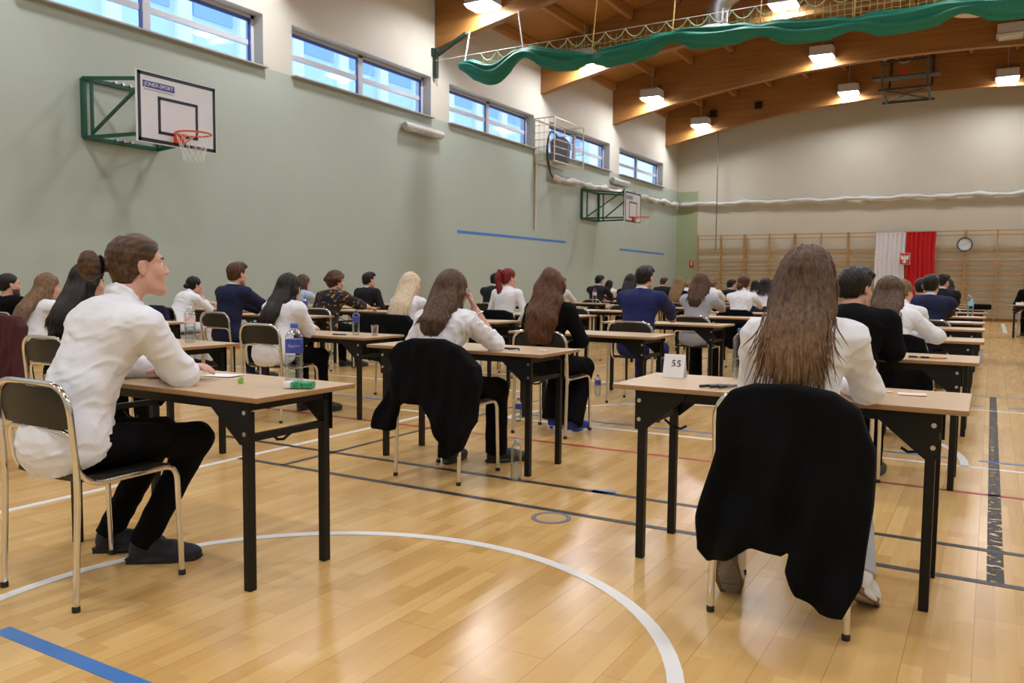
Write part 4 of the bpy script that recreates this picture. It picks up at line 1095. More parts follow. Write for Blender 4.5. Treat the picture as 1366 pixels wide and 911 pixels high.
# caged loudspeaker
r = empty('speaker_cage', (XL, 20.3, 4.42), 0, 'beige wire cage on left wall around a loudspeaker', 'wire cage')
cw, cd, ch = 1.15, 0.62, 1.15
mb = MB()
for y in (-0.5 + 0, 1.3):
    for z in (0, ch): mb.bar((0.0, y, z), (cd, y, z), 0.025)
    mb.bar((cd, y, 0), (cd, y, ch), 0.025); mb.bar((0.02, y, 0), (0.02, y, ch), 0.025)
for z in (0, ch):
    for x in (0.02, cd): mb.bar((x, -0.5, z), (x, 1.3, z), 0.025)
mb.build('cage_frame', M_('beige_metal'), r)
mb = MB()
for k in range(1, 6):
    z = ch * k / 6
    mb.tube([(cd, -0.5, z), (cd, 1.3, z)], 0.009, 5); mb.tube([(0.02, -0.5, z), (cd, -0.5, z)], 0.009, 5); mb.tube([(0.02, 1.3, z), (cd, 1.3, z)], 0.009, 5)
for k in range(1, 4): mb.tube([(cd * k / 4, -0.5, 0), (cd * k / 4, -0.5, ch)], 0.007, 5)
for k in range(1, 8): mb.tube([(0, -0.5 + 1.8 * k / 8, 0), (cd, -0.5 + 1.8 * k / 8, 0)], 0.007, 5)
mb.build('cage_wire', M_('beige_metal'), r)
s = empty('loudspeaker', (XL + 0.36, 20.65, 4.5), 0.3, 'grey loudspeaker tilted inside the beige wall cage', 'loudspeaker')
Ms = Matrix.Rotation(-0.25, 3, 'X')
mb = MB(); mb.prism([(-0.22, 0), (0.22, 0), (0.26, 0.55), (0.12, 0.68), (-0.12, 0.68), (-0.26, 0.55)], (0, -0.2, 0), (1, 0, 0), (0, 0.1, 0.99), (0, 0.42, -0.04)); mb.build('cabinet', M_('speaker_grey'), s)
mb = MB()
for k in range(6): mb.box((0, 0.235 + 0.008 * k, 0.08 + 0.085 * k), (0.36, 0.03, 0.045))
mb.build('grille', M_('dark_metal'), s)
MB().tube(fillet([(-0.05, -0.1, 0.68), (-0.15, -0.75, 0.78), (-0.2, -0.95, 0.2), (-0.15, -0.8, -0.3), (-0.2, 0.0, -0.42)], 0.3, 6), 0.028, 8).build('cable', M_('black_plastic'), s)
tag(MB().tube([(XL + 0.04, 19.85, 4.6), (XL + 0.04, 19.85, 2.6)], 0.03, 8).build('conduit', M_('beige_metal')), 'pale vertical conduit on left wall below the caged loudspeaker', 'conduit')

# rolled white ball-stop net running along the walls
def roll(name, pts, label, seed):
    r = empty(name, pts[0], 0, label, 'rolled net', 'rolled white nets along the walls'); rs = np.random.RandomState(seed); p0 = Vector(pts[0])
    out = []; rad = []
    a, b = Vector(pts[0]), Vector(pts[1]); L = (b - a).length; n = int(L / 0.16)
    for i in range(n + 1):
        t = i / n; s_ = 0.05 * math.sin(i * 0.55 + seed) + 0.03 * math.sin(i * 1.7); out.append(a.lerp(b, t) - p0 + Vector((0, 0, -0.06 + 0.5 * s_))); rad.append(0.065 + 0.018 * math.sin(i * 0.9) + rs.uniform(0, 0.012))
    MB().tube(out, rad, 9).build('net_roll', simple('net_cloth', (0.66, 0.66, 0.64), 0.8, bump=0.5, bscale=20), r, True)
    mb = MB().tube([a - p0 + Vector((0, 0, 0.06)), b - p0 + Vector((0, 0, 0.06))], 0.012, 6)
    for i in range(int(L / 1.3)): q = a.lerp(b, (i + 0.5) / int(L / 1.3)) - p0; mb.tube([q + Vector((0, 0, 0.07)), q + Vector((0, 0, -0.13))], 0.012, 5)
    mb.build('support_rail', M_('lamp_grey'), r)
roll('ball_stop_net', [(XL + 0.12, 20.6, 4.16), (XL + 0.12, 31.4, 4.29)], 'white rolled net along the left wall behind the far backboard', 2)
roll('ball_stop_net', [(XL + 0.15, YE - 0.13, 4.30), (XR - 0.2, YE - 0.13, 4.22)], 'white rolled net across the far wall above the wall bars', 5)

# wall-mounted strip lamps
for y, z, l in ((14.65, 4.42, 'grey slatted strip lamp on left wall between second and third window'), (25.6, 4.5, 'grey slatted strip lamp on left wall under the farthest window')):
    r = empty('wall_lamp', (XL, y, z), 0, l, 'wall lamp', 'strip lamps on the left wall')
    MB().lathe([(0.075, -0.68), (0.085, -0.66), (0.085, 0.66), (0.075, 0.68)], 14, (0.11, 0, 0), axis='Y').build('tube_cover', simple('lamp_cover', (0.55, 0.55, 0.52), 0.4), r, True, 40)
    for k in range(14): MB().box((0.13, -0.6 + 0.092 * k, -0.06), (0.10, 0.02, 0.09)).build('louvre', M_('lamp_grey'), r)
    MB().box((0.02, 0, 0.0), (0.04, 1.3, 0.08)).build('back_plate', M_('lamp_grey'), r)

# climbing rope, beam boxes, fire sign
tag(MB().tube([(-9.1, 30.9, 2.4), (-9.12, 30.9, 7.0)], 0.02, 8).build('climbing_rope', simple('rope_grey', (0.18, 0.16, 0.13), 0.8)), 'long vertical climbing rope hanging by the far left corner', 'rope')
for x, z, l in ((-9.05, 7.35, 'small black box on the farthest beam above the rope'), (-7.45, 7.5, 'small black box on the farthest beam right of the rope')):
    mb = MB().box((x, 30.2 - 0.17, z), (0.24, 0.1, 0.24)); mb.box((x, 30.2 - 0.23, z), (0.1, 0.02, 0.1)); tag(mb.build('junction_box', M_('black_plastic')), l, 'electric box', 'black boxes on the farthest beam')
tag(MB().box((XL + 0.9 - 0.05 - 0.85 + 0.65, YE - 0.01, 1.92), (0.18, 0.015, 0.28)).build('fire_sign', M_('sign_red')), 'small red and white fire sign on the green wall corner', 'sign')
o = bpy.data.objects['fire_sign']; mb = MB(); mb.box((XL + 0.65, YE - 0.019, 1.95), (0.05, 0.004, 0.15)); mb.box((XL + 0.67, YE - 0.019, 2.02), (0.07, 0.004, 0.03)); mb.build('extinguisher_symbol', M_('white_paint'), o)

# wall bars
RUNG = [3.0, 2.86, 2.42, 2.25, 2.1, 1.95, 1.79, 1.62, 1.47, 1.31, 1.14, .96, .78, .60, .40, .18]
UP = [-10.0 + 0.918 * k for k in range(0, 19)]
first = None
for k in range(9):
    if first is None:
        first = empty('wall_bars'); w = 1.836
        for x in (0.022, w / 2, w - 0.022): MB().box((x, 0, 1.52), (0.034, 0.13, 3.04)).build('upright', M_('frame_wood'), first)
        for z in RUNG:
            MB().bar((0.03, -0.035 - (0.06 if z > 2.8 else 0), z), (w - 0.03, -0.035 - (0.06 if z > 2.8 else 0), z), 0.026, 0.034).build('rung', M_('frame_wood'), first)
        o = first
    else: o = copy_tree(first)
    o.location = (UP[2 * k], YE - 0.12, 0)
    nth = ['leftmost', 'second from left', 'third from left', 'fourth from left', 'fifth from left behind the red and white cloth', 'sixth from left behind the clock', 'seventh from left', 'eighth from left', 'ninth from left'][k]
    tag(o, 'wooden wall bar ladder on far wall, %s' % nth, 'wall bars', 'wooden wall bars on the far wall')

def drape(name, x0, x1, z0, z1, mat, label, seed, edge):
    n = 60; rows = []
    for j in range(14):
        z = z1 + (z0 - z1) * j / 13; row = []
        for i in range(n + 1):
            u = i / n; x = x0 + (x1 - x0) * u + 0.012 * math.sin(j * 0.7 + seed); y = YE - 0.30 - 0.028 * math.sin(u * 2 * PI * 6.5 + 0.3 * math.sin(j * 0.5 + seed)) - 0.012 * math.sin(u * 2 * PI * 11 + j * 0.2)
            row.append((x - x0, y - (YE - 0.3), z))
        rows.append(row)
    r = empty(name, (x0, YE - 0.3, 0), 0, label, 'flag cloth')
    back = [[(p[0], p[1] + 0.006, p[2]) for p in row] for row in rows]
    mb = MB(); mb.grid(rows); mb.grid(back); mb.grid([rows[-1], back[-1]]); mb.build('cloth', mat, r, True)
    MB().bar((0, 0, z1), (x1 - x0, 0, z1), 0.03).build('hem_rail', edge, r)
drape('flag_cloth', -3.57, -2.63, 0.5, 2.98, M_('flag_white'), 'white pleated cloth hung on the far wall bars', 1, M_('flag_white'))
drape('flag_cloth', -2.61, -1.70, 0.7, 2.98, M_('flag_red'), 'red pleated cloth hung on the far wall bars', 2, M_('flag_red'))
# national emblem: white eagle with crown on a red panel
r = empty('emblem_panel', (-2.62, YE - 0.38, 2.08), 0, 'white eagle on red framed panel between white and red cloths', 'emblem')
MB().box((0, 0, 0), (0.33, 0.02, 0.40)).build('frame', simple('emblem_frame', (0.75, 0.68, 0.66), 0.5), r); MB().box((0, -0.008, 0), (0.30, 0.016, 0.37)).build('red_field', M_('sign_red'), r)
mb = MB(); Y_ = -0.018; dy = (0, -0.006, 0)
mb.prism([(-.028, .07), (.028, .07), (.04, 0), (.03, -.07), (0, -.10), (-.03, -.07), (-.04, 0)], (0, Y_, 0), (1, 0, 0), (0, 0, 1), dy)
for s in (1, -1):
    mb.prism([(s * .025, .05), (s * .06, .10), (s * .10, .125), (s * .128, .10), (s * .122, .04), (s * .105, -.02), (s * .085, -.05), (s * .06, -.03), (s * .03, -.01)], (0, Y_, 0), (1, 0, 0), (0, 0, 1), dy)
    mb.prism([(s * .02, -.07), (s * .06, -.085), (s * .075, -.11), (s * .05, -.115), (s * .02, -.10)], (0, Y_, 0), (1, 0, 0), (0, 0, 1), dy)
mb.prism([(-.03, -.09), (.03, -.09), (.045, -.135), (.015, -.15), (0, -.155), (-.015, -.15), (-.045, -.135)], (0, Y_, 0), (1, 0, 0), (0, 0, 1), dy)
mb.prism([(-.02, .07), (.02, .07), (.018, .10), (.0, .112), (-.022, .104), (-.04, .094), (-.02, .09)], (0, Y_, 0), (1, 0, 0), (0, 0, 1), dy); mb.build('eagle', M_('white_paint'), r)
mb = MB(); mb.prism([(-.02, .112), (.02, .112), (.026, .138), (.012, .126), (0, .142), (-.012, .126), (-.026, .138)], (0, Y_, 0), (1, 0, 0), (0, 0, 1), dy); mb.build('crown', M_('gold'), r)
# clock
r = empty('wall_clock', (-0.84, YE - 0.22, 2.55), 0, 'round wall clock with dark rim hung on the wall bars', 'clock')
MB().lathe([(0.20, 0.0), (0.235, 0.0), (0.235, -0.04), (0.205, -0.05), (0.20, -0.03)], 40, axis='Y', cap=False).build('rim', simple('clock_rim', (0.02, 0.025, 0.05), 0.4), r)
MB().lathe([(0.203, -0.012), (0.203, -0.022)], 40, axis='Y').build('face', M_('clock_face'), r)
mb = MB()
for k in range(12):
    a = 2 * PI * k / 12; mb.bar((0.155 * math.sin(a), -0.024, 0.155 * math.cos(a)), (0.185 * math.sin(a), -0.024, 0.185 * math.cos(a)), 0.012, 0.003)
mb.build('hour_mark', M_('black_plastic'), r)
mb = MB(); a = math.radians(262); mb.bar((0, -0.028, 0), (0.09 * math.sin(a), -0.028, 0.09 * math.cos(a)), 0.016, 0.003); a = math.radians(52); mb.bar((0, -0.031, 0), (0.15 * math.sin(a), -0.031, 0.15 * math.cos(a)), 0.010, 0.003); mb.build('hand', M_('black_plastic'), r)
# ------------------------------------------------------------------ furniture
def make_chair():
    r = empty('chair'); rad = 0.0115; x = 0.228
    bf = fillet([(-x, -0.225, 0.012), (-x, -0.205, 0.46), (-x, -0.235, 0.80), (x, -0.235, 0.80), (x, -0.205, 0.46), (x, -0.225, 0.012)], 0.11, 8)
    MB().tube(bf, rad, 10).build('back_frame', M_('chrome'), r, True, 50)
    xi = 0.205
    sf = [(x - 0.002, 0.215, 0.012), (x - 0.004, 0.20, 0.445), (xi, -0.13, 0.435), (xi - 0.005, -0.185, 0.48), (xi - 0.005, -0.205, 0.63), (-xi + 0.005, -0.205, 0.63), (-xi + 0.005, -0.185, 0.48), (-xi, -0.13, 0.435), (-x + 0.004, 0.20, 0.445), (-x + 0.002, 0.215, 0.012)]
    MB().tube(fillet(sf, 0.06, 6), rad * 0.95, 10).build('seat_frame', M_('chrome'), r, True, 50)
    mb = MB(); n = 12
    for lvl in ((0.0), (1.0)):
        pass
    P = []
    for j in range(9):
        v = j / 8; y = -0.175 + 0.37 * v; dz = 0.012 * math.sin(PI * v) * -1 - (0.02 * max(0, (v - 0.8) / 0.2) ** 2)
        P.append([((-1 + 2 * i / n) * 0.195, y, 0.468 + dz - 0.008 * math.cos((-1 + 2 * i / n) * PI / 2)) for i in range(n + 1)])
    Q = [[(p[0], p[1], p[2] - 0.02) for p in row] for row in P]
    mb.grid(P); mb.grid(Q)
    for A, B in ((P[0], Q[0]), (P[-1], Q[-1]), ([q[0] for q in P], [q[0] for q in Q]), ([q[-1] for q in P], [q[-1] for q in Q])): mb.grid([A, B])
    mb.build('seat', M_('black_plastic'), r, True, 50)
    mb = MB(); P = []
    for j in range(7):
        v = j / 6; z = 0.642 + 0.145 * v; w = 0.216 - (0.085 * (max(0, v - 0.45) / 0.55) ** 2.2) - 0.012 * (max(0, .25 - v) / .25)
        P.append([((-1 + 2 * i / n) * w, -0.212 - 0.02 * v - 0.02 * math.cos((-1 + 2 * i / n) * PI / 2), z) for i in range(n + 1)])
    Q = [[(p[0], p[1] + 0.014, p[2]) for p in row] for row in P]
    mb.grid(P); mb.grid(Q)
    for A, B in ((P[0], Q[0]), (P[-1], Q[-1]), ([q[0] for q in P], [q[0] for q in Q]), ([q[-1] for q in P], [q[-1] for q in Q])): mb.grid([A, B])
    mb.build('backrest', M_('black_plastic'), r, True, 50)
    for px, py in ((-x, -0.225), (x, -0.225), (-x + 0.002, 0.215), (x - 0.002, 0.215)):
        MB().lathe([(0.012, 0.0), (0.0145, 0.002), (0.0145, 0.018), (0.012, 0.022)], 10, (px, py, 0)).build('foot_cap', M_('black_plastic'), r, True, 40)
    return r

def make_desk(ht=0.75):
    r = empty('exam_desk'); W, D, t = 1.32, 0.53, 0.024
    mb = MB(); bm = MB().bbox((0, 0, ht - t / 2), (W, D, t - 0.004), 0.004); mb = bm
    o = mb.build('tabletop', [M_('desk_top'), M_('desk_edge')], r)
    mi = [0 if abs(p.normal.z) > 0.5 else 1 for p in o.data.polygons]; o.data.polygons.foreach_set('material_index', mi)
    zt = ht - t
    mb = MB()
    for y in (-0.205, 0.205): mb.box((0, y, zt - 0.0205), (1.12, 0.022, 0.041))
    for x in (-0.545, 0.545): mb.box((x, 0, zt - 0.0205), (0.022, 0.40, 0.041))
    mb.build('apron', M_('black_steel'), r)
    for sx in (-1, 1):
        for sy in (-1, 1):
            MB().bbox((sx * 0.545, sy * 0.2, (zt - 0.045) / 2 + 0.0), (0.034, 0.034, zt - 0.045), 0.003).build('leg', M_('black_steel'), r)
            g = MB().prism([(sx * 0.572, 0.0), (sx * 0.355, 0.0), (sx * 0.355, -0.022), (sx * 0.525, -0.165), (sx * 0.572, -0.165)], (0, sy * 0.224, zt - 0.003), (1, 0, 0), (0, 0, 1), (0, -sy * 0.004, 0)).build('gusset', M_('black_steel'), r)
            mb = MB()
            for z in (-0.045, -0.125): mb.cyl((sx * 0.553, sy * 0.224, zt + z), (sx * 0.553, sy * 0.229, zt + z), 0.009, 8)
            mb.build('bolt', M_('bolt_steel'), g)
        MB().bar((sx * 0.545, -0.185, zt - 0.145), (sx * 0.545, 0.185, zt - 0.145), 0.026, 0.026).build('stretcher', M_('black_steel'), r)
        MB().tube([(sx * 0.53, 0.03, zt - 0.16), (sx * 0.49, 0.03, zt - 0.19), (sx * 0.455, 0.03, zt - 0.195), (sx * 0.43, 0.03, zt - 0.18)], 0.006, 6).build('bag_hook', M_('black_steel'), r)
    return r

CH = make_chair(); DK = make_desk(0.75); DK2 = make_desk(0.70)
used = {}
def chair(x, y, label, rz=0.0):
    o = CH if 'c' not in used else copy_tree(CH); used['c'] = 1
    o.location = (x, y, 0); o.rotation_euler = (0, 0, math.radians(rz)); return tag(o, label, 'chair', 'black and chrome exam chairs')
def desk(x, y, label, low=False, rz=0.0):
    k = 'l' if low else 'd'; src = DK2 if low else DK
    o = src if k not in used else copy_tree(src); used[k] = 1
    o.location = (x, y, 0); o.rotation_euler = (0, 0, math.radians(rz)); return tag(o, label, 'desk', 'exam desks set out in rows')

def jacket(x, y, poly, mat, label, seed=1, h=0.008, th=0.032, name='jacket', amp=0.016):
    """a garment draped over the chair back; poly is its outline (x from the chair centre, z) seen from behind, y the chair back plane"""
    P = np.array(poly); f2 = poly_sdf(P)
    F = Field((P[:, 0].min() - 0.04, -0.16, max(0.0, P[:, 1].min() - 0.03)), (P[:, 0].max() + 0.04, 0.15, P[:, 1].max() + 0.04), h)
    top = P[:, 1].max()
    def f(X, Y, Z):
        d2 = f2(X + 0 * Z, Z + 0 * X).astype(F32)
        dn = np.clip((top - Z) / 0.5, 0, 1)
        fo = np.sin(X * 30 + 2.4 * np.sin(Z * 6 + seed) + seed) + 0.6 * np.sin(X * 55 - Z * 9 + 2 * seed) + 0.7 * np.sin(Z * 17 + X * 11 + seed)
        y0 = -0.018 + amp * fo * (0.25 + 0.9 * dn) - 0.03 * dn
        t = th + 0.008 * np.sin(X * 23 + Z * 13 + seed) + 0.014 * (1 - np.clip((top - Z) / 0.08, 0, 1)) * -0.4
        dy = np.abs(Y - y0) - t
        a = d2 + 0.022; b = dy + 0.022
        return np.minimum(np.maximum(a, b), 0) + np.sqrt(np.maximum(a, 0) ** 2 + np.maximum(b, 0) ** 2) - 0.022
    X = F.ax[0][:, None, None]; Y = F.ax[1][None, :, None]; Z = F.ax[2][None, None, :]
    F.D = f(X, Y, Z).astype(F32)
    F.D[0] = F.D[-1] = 0.1; F.D[:, 0] = F.D[:, -1] = 0.1; F.D[:, :, -1] = 0.1; F.D[:, :, 0] = 0.1
    me = F.mesh(name); o = link_mesh(name, me, mat); o.location = (x, y, 0)
    return tag(o, label, 'jacket')

def bottle(x, y, z, H_, r, cap, lab, label, fill=0.8, rz=0):
    t = empty('water_bottle', (x, y, z), rz, label, 'bottle', 'plastic water bottles')
    prof = [(r * 0.75, 0), (r * 0.95, 0.01), (r, 0.03)]
    for k in range(4):
        z0 = H_ * (0.12 + 0.085 * k); prof += [(r, z0), (r * 0.93, z0 + H_ * 0.03), (r, z0 + H_ * 0.06)]
    prof += [(r * 0.96, H_ * 0.52), (r * 0.96, H_ * 0.76), (r, H_ * 0.77), (r * 0.92, H_ * 0.81), (r * 0.62, H_ * 0.87), (r * 0.36, H_ * 0.90), (r * 0.34, H_ * 0.93)]
    MB().lathe(prof, 20).build('bottle_body', M_('pet'), t, True, 60)
    MB().lathe([(r * 0.70, 0.008), (r * 0.9, 0.03), (r * 0.9, H_ * fill * 0.85), (r * 0.9, H_ * fill * 0.86)], 18).build('water', M_('water'), t, True, 60)
    MB().lathe([(r * 0.40, H_ * 0.925), (r * 0.42, H_ * 0.93), (r * 0.42, H_ * 0.985), (r * 0.36, H_)], 16).build('cap', M_(cap), t, True, 50)
    if lab:
        MB().lathe([(r * 0.975, H_ * 0.53), (r * 0.985, H_ * 0.535), (r * 0.985, H_ * 0.745), (r * 0.975, H_ * 0.75)], 20).build('bottle_label', M_(lab), t, True, 60)
    return t

def pen(x, y, z, a, mat, label, L=0.14, group=None, tip='black_plastic'):
    t = empty('pen', (x, y, z + 0.006), a, label, 'pen', group)
    MB().lathe([(0.0045, -L / 2), (0.0055, -L / 2 + 0.004), (0.0055, L / 2 - 0.02), (0.0042, L / 2 - 0.018)], 8, axis='X').build('barrel', mat, t, True, 50)
    MB().lathe([(0.0042, L / 2 - 0.019), (0.0012, L / 2)], 8, axis='X').build('pen_tip', M_(tip), t, True); MB().lathe([(0.006, -L / 2 - 0.001), (0.006, -L / 2 + 0.045)], 8, axis='X').build('pen_cap', M_(tip), t, True, 50)
    return t
def sheet(x, y, z, w, d, a, mat, label, cat='paper', name='paper_sheet', th=0.0015):
    m = MB(); R = Matrix.Rotation(a, 3, 'Z'); P = []
    for zz in (0.0005, th):
        P.append([[R @ Vector(((-.5 + i / 4) * w, (-.5 + j / 4) * d, zz + 0.002 * (i / 4) ** 3)) for j in range(5)] for i in range(5)])
    m.grid(P[0]); m.grid(P[1]); m.grid([P[0][0], P[1][0]]); m.grid([P[0][-1], P[1][-1]]); m.grid([[q[0] for q in P[0]], [q[0] for q in P[1]]]); m.grid([[q[-1] for q in P[0]], [q[-1] for q in P[1]]])
    o = m.build(name, mat); o.location = (x, y, z); return tag(o, label, cat)

# ------------------------------------------------------------------ students
def pattern_cloth():
    m, nt, b = nmat('pattern_cloth'); L = nt.links.new; tc = nt.nodes.new('ShaderNodeTexCoord')
    n = nt.nodes.new('ShaderNodeTexNoise'); n.inputs['Scale'].default_value = 15; n.inputs['Detail'].default_value = 5; L(tc.outputs['Object'], n.inputs['Vector'])
    r = nt.nodes.new('ShaderNodeValToRGB'); e = r.color_ramp.elements; e[0].position = 0.0; e[0].color = (0.14, 0.14, 0.17, 1); e[1].position = 1; e[1].color = (0.5, 0.26, 0.05, 1)
    for p_, c_ in ((0.36, (0.12, 0.12, 0.15, 1)), (0.39, (0.006, 0.006, 0.007, 1)), (0.60, (0.006, 0.006, 0.007, 1)), (0.63, (0.45, 0.22, 0.04, 1))): q = e.new(p_); q.color = c_
    L(n.outputs['Fac'], r.inputs['Fac']); L(r.outputs['Color'], b.inputs['Base Color']); b.inputs['Roughness'].default_value = 0.8
    return m
def off_head(p):
    l, hn = math.radians(p.get('lean', 12)), math.radians(p.get('hunch', 8))
    return (0.19 * math.sin(l) + 0.35 * math.sin(l + hn) + 0.135 * math.sin(0.65 * (l + hn)) + 0.028, math.sin(math.radians(p.get('side', 0))) * 0.44)
def student(desc, label, hx, hy, ztop, dsk=None, low=False, ch=True, deskdesc=None, **k):
    dy, dx = off_head(k)
    p = dict(k); p.update(label=label, ztop=ztop, x=k.get('hipx', hx - dx), y=k.get('hipy', hy - dy)); p.setdefault('topmat', M_('white_shirt'))
    p['dz'] = 0.70 if low else 0.75
    if dsk: p['edge'] = max(0.08, dsk[1] - 0.265 - p['y'])
    person(p)
    cx, cy = k.get('chairxy', (p['x'], p['y'] + 0.065))
    if ch: chair(cx, cy, 'black chrome chair under the ' + desc, k.get('crz', 0))
    if dsk: desk(dsk[0], dsk[1], 'pale wood desk before the ' + desc, low, k.get('drz', 0))
    return p, cx, cy
DRAPE = lambda w=0.27, b=0.30, t=0.83: [(-w * 0.85, t - 0.03), (-w * 0.5, t), (w * 0.5, t), (w * 0.85, t - 0.03), (w * 1.05, t - 0.2), (w * 1.12, b + 0.1), (w * 0.95, b + 0.02), (w * 0.4, b + 0.05), (-w * 0.1, b), (-w * 0.6, b + 0.04), (-w * 1.05, b + 0.08), (-w * 1.1, t - 0.25)]
fine, mid_, far_ = 0.0062, 0.0105, 0.0135

# 1 man with tied hair, nearest left
student('man with tied-back hair', 'young man in white shirt and black trousers with tied-back hair, leaning on desk', -3.0, 2.09, 1.352, (-2.915, 2.323), sex='m', h=fine, lean=15, hunch=14, hipy=1.80, hipx=-2.97, chairxy=(-2.957, 1.885),
    hair=('brown', 'slick', dict(at=(0.0, -0.178, 0.008), r=(0.03, 0.042, 0.06), line=0.012, tie=(0, -0.138, 0.01))), skin=0, yaw=-20, pitch=3, neckl=0.165, shdrop=0.08, sole=M_('black_shoe'), armR=dict(e=(0.215, 0.34, 0.795), w=(-0.02, 0.44, 0.79), n=(0, 0, -1), curl=0.5), armL=dict(e=(-0.24, 0.37, 0.79), w=(0.0, 0.535, 0.80), d=(1, 0.02, 0.0), n=(0, -0.2, -1), curl=0.35),
    legR=dict(k=(0.09, 0.50, 0.50), a=(-0.02, 0.32, 0.085), fy=-48), legL=dict(k=(-0.14, 0.50, 0.50), a=(-0.26, 0.33, 0.085), fy=-48), shoemat=M_('navy_shoe'), hem=0.50, hemtilt=0.45, wr=0.0045, seed=2, loose=0.006, bulk=0.98)
# 2 woman at desk 55
p2 = student('long-haired woman at desk 55', 'woman with long straight brown hair in white shirt, seen from behind at desk 55', -0.55, 3.05, 1.297, (-0.707, 3.46), h=fine, hh=0.007, lean=6, hunch=6, hipx=-0.575, hipy=2.965, chairxy=(-0.593, 3.07),
    hair=('ombre', 'long', dict(len=0.29, w=0.094, off=0.132, strands=560, slen=0.365, splay=0.12, flat=2.5, tap=0.1)), armR=dict(e=(0.205, 0.22, 0.80), w=(0.11, 0.44, 0.79)), armL=dict(e=(-0.205, 0.21, 0.80), w=(-0.10, 0.43, 0.79)), yaw=0, pitch=-14, sw=0.155,
    legR=dict(k=(0.14, 0.40, 0.48), a=(0.215, 0.13, 0.13), fy=-10, heel=0.5), legL=dict(k=(-0.13, 0.40, 0.48), a=(-0.225, 0.05, 0.16), fy=8, heel=0.9), trmat=M_('pale_jeans'), shoemat=M_('white_shoe'), sole=M_('brown_sole'), wr=0.005, seed=5, loose=0.004, hem=0.5)
J2 = [(-0.80, 0.735), (-0.755, 0.80), (-0.684, 0.825), (-0.563, 0.83), (-0.425, 0.815), (-0.345, 0.765), (-0.325, 0.71), (-0.293, 0.633), (-0.295, 0.447), (-0.316, 0.2), (-0.364, 0.097), (-0.439, 0.09), (-0.512, 0.143), (-0.55, 0.217), (-0.54, 0.277), (-0.568, 0.254), (-0.668, 0.272), (-0.73, 0.227), (-0.821, 0.186), (-0.857, 0.231), (-0.852, 0.36), (-0.793, 0.605)]
jacket(-0.593, 2.83, [(a + 0.593, b + 0.012) for a, b in J2], M_('black_jacket'), 'large black jacket draped over chair of woman at desk 55', 1, 0.0075, 0.045)
# 13 girl at the middle desk
student('brown-haired girl at middle desk', 'girl with straight brown hair and glasses in white shirt at middle desk', -2.853, 4.12, 1.232, (-2.92, 4.485), h=0.008, lean=10, hunch=12, hipx=-2.86, hipy=3.985, chairxy=(-2.826, 4.09), hair=('brown', 'long', dict(len=0.22, w=0.094, off=0.125, strands=190, slen=0.245, flat=2.2, tap=0.05)), yaw=-12, pitch=-8, glasses=True, watch=True,
    armR=dict(e=(0.235, 0.32, 0.79), w=(0.115, 0.27, 1.0), d=(-0.35, -0.1, 0.9), n=(-0.6, -0.6, 0), curl=0.9), armL='lap', sleeve=0.32, legR=dict(k=(0.17, 0.45, 0.49), a=(0.12, 0.53, 0.085), fy=-40), legL=dict(a=(-0.12, 0.35, 0.085)), wide=0.02, wr=0.005, seed=8, loose=0.006)
J13 = [(-3.055, 0.72), (-3.0, 0.79), (-2.90, 0.82), (-2.68, 0.825), (-2.58, 0.79), (-2.443, 0.68), (-2.416, 0.594), (-2.442, 0.504), (-2.441, 0.371), (-2.545, 0.196), (-2.644, 0.139), (-2.681, 0.15), (-2.672, 0.242), (-2.746, 0.372), (-2.783, 0.43), (-2.936, 0.447), (-2.994, 0.411), (-3.023, 0.33), (-3.023, 0.267), (-3.143, 0.279), (-3.123, 0.384), (-3.073, 0.499), (-3.013, 0.644)]
jacket(-2.826, 3.85, [(a + 0.826 + 2.0, b + 0.02) for a, b in J13], M_('black_jacket'), 'black jacket draped over chair at the middle desk', 3, 0.0085, 0.042)
# 16 wavy auburn hair
student('girl with wavy auburn hair', 'girl with long wavy auburn hair in black clothes behind middle desk', -3.0, 5.625, 1.257, (-2.93, 6.36), h=0.009, lean=4, hunch=4, hipx=-2.93, hipy=5.56, chairxy=(-2.94, 5.69), top='sweater', neck='none', topmat=M_('black_cloth'), hair=('auburn', 'wavy', dict(len=0.37, w=0.112, off=0.14, flat=2.0, strands=60, tap=0.1)), wide=0.05, armR='lap', armL='lap',
    legR=dict(k=(0.12, 0.42, 0.49), a=(0.12, 0.20, 0.085), fy=-15), legL=dict(k=(-0.1, 0.42, 0.49), a=(-0.08, 0.3, 0.085)), shoemat=M_('blue_shoe'), sole=M_('white_shoe'), seed=4)
# 21 royal blue suit
student('man in royal blue suit', 'short-haired man in royal blue suit seen from behind, arms spread on desk', -2.98, 7.72, 1.346, (-3.0, 8.46), sex='m', h=0.009, lean=10, hunch=8, top='suit', topmat=M_('royal_navy_suit'), trmat=M_('royal_navy_suit'), acc=True, neck='none', hair=('dark', 'short', dict(vol=-0.003)), armR='wide', armL='wide', yaw=-6, seed=6, bulk=1.06)
# 25 grey blazer
student('brunette in grey blazer', 'brunette in light grey blazer and black trousers in middle row', -2.95, 9.48, 1.28, (-2.95, 10.5), h=mid_, lean=12, hunch=8, top='blazer', topmat=M_('grey_blazer'), neck='none', hair=('chestnut', 'long', dict(len=0.23, w=0.095, off=0.125, flat=1.9)), armR='wide', armL='write', wide=0.03, shoemat=M_('white_shoe'), seed=9, hem=0.47)
student('girl with low bun in white shirt', 'girl with low brown bun and white shirt, middle row', -2.95, 11.41, 1.292, (-2.95, 12.3), h=mid_, lean=14, hunch=10, hair=('chestnut', 'bun', dict(at=(-0.03, -0.12, -0.05), r=(0.045, 0.04, 0.05))), armR='wide', armL='write', shoemat=M_('brown_shoe'), seed=3)
jacket(-2.94, 11.0, DRAPE(0.26, 0.30), M_('black_jacket'), 'black jacket on chair of girl with low bun', 5, 0.012)
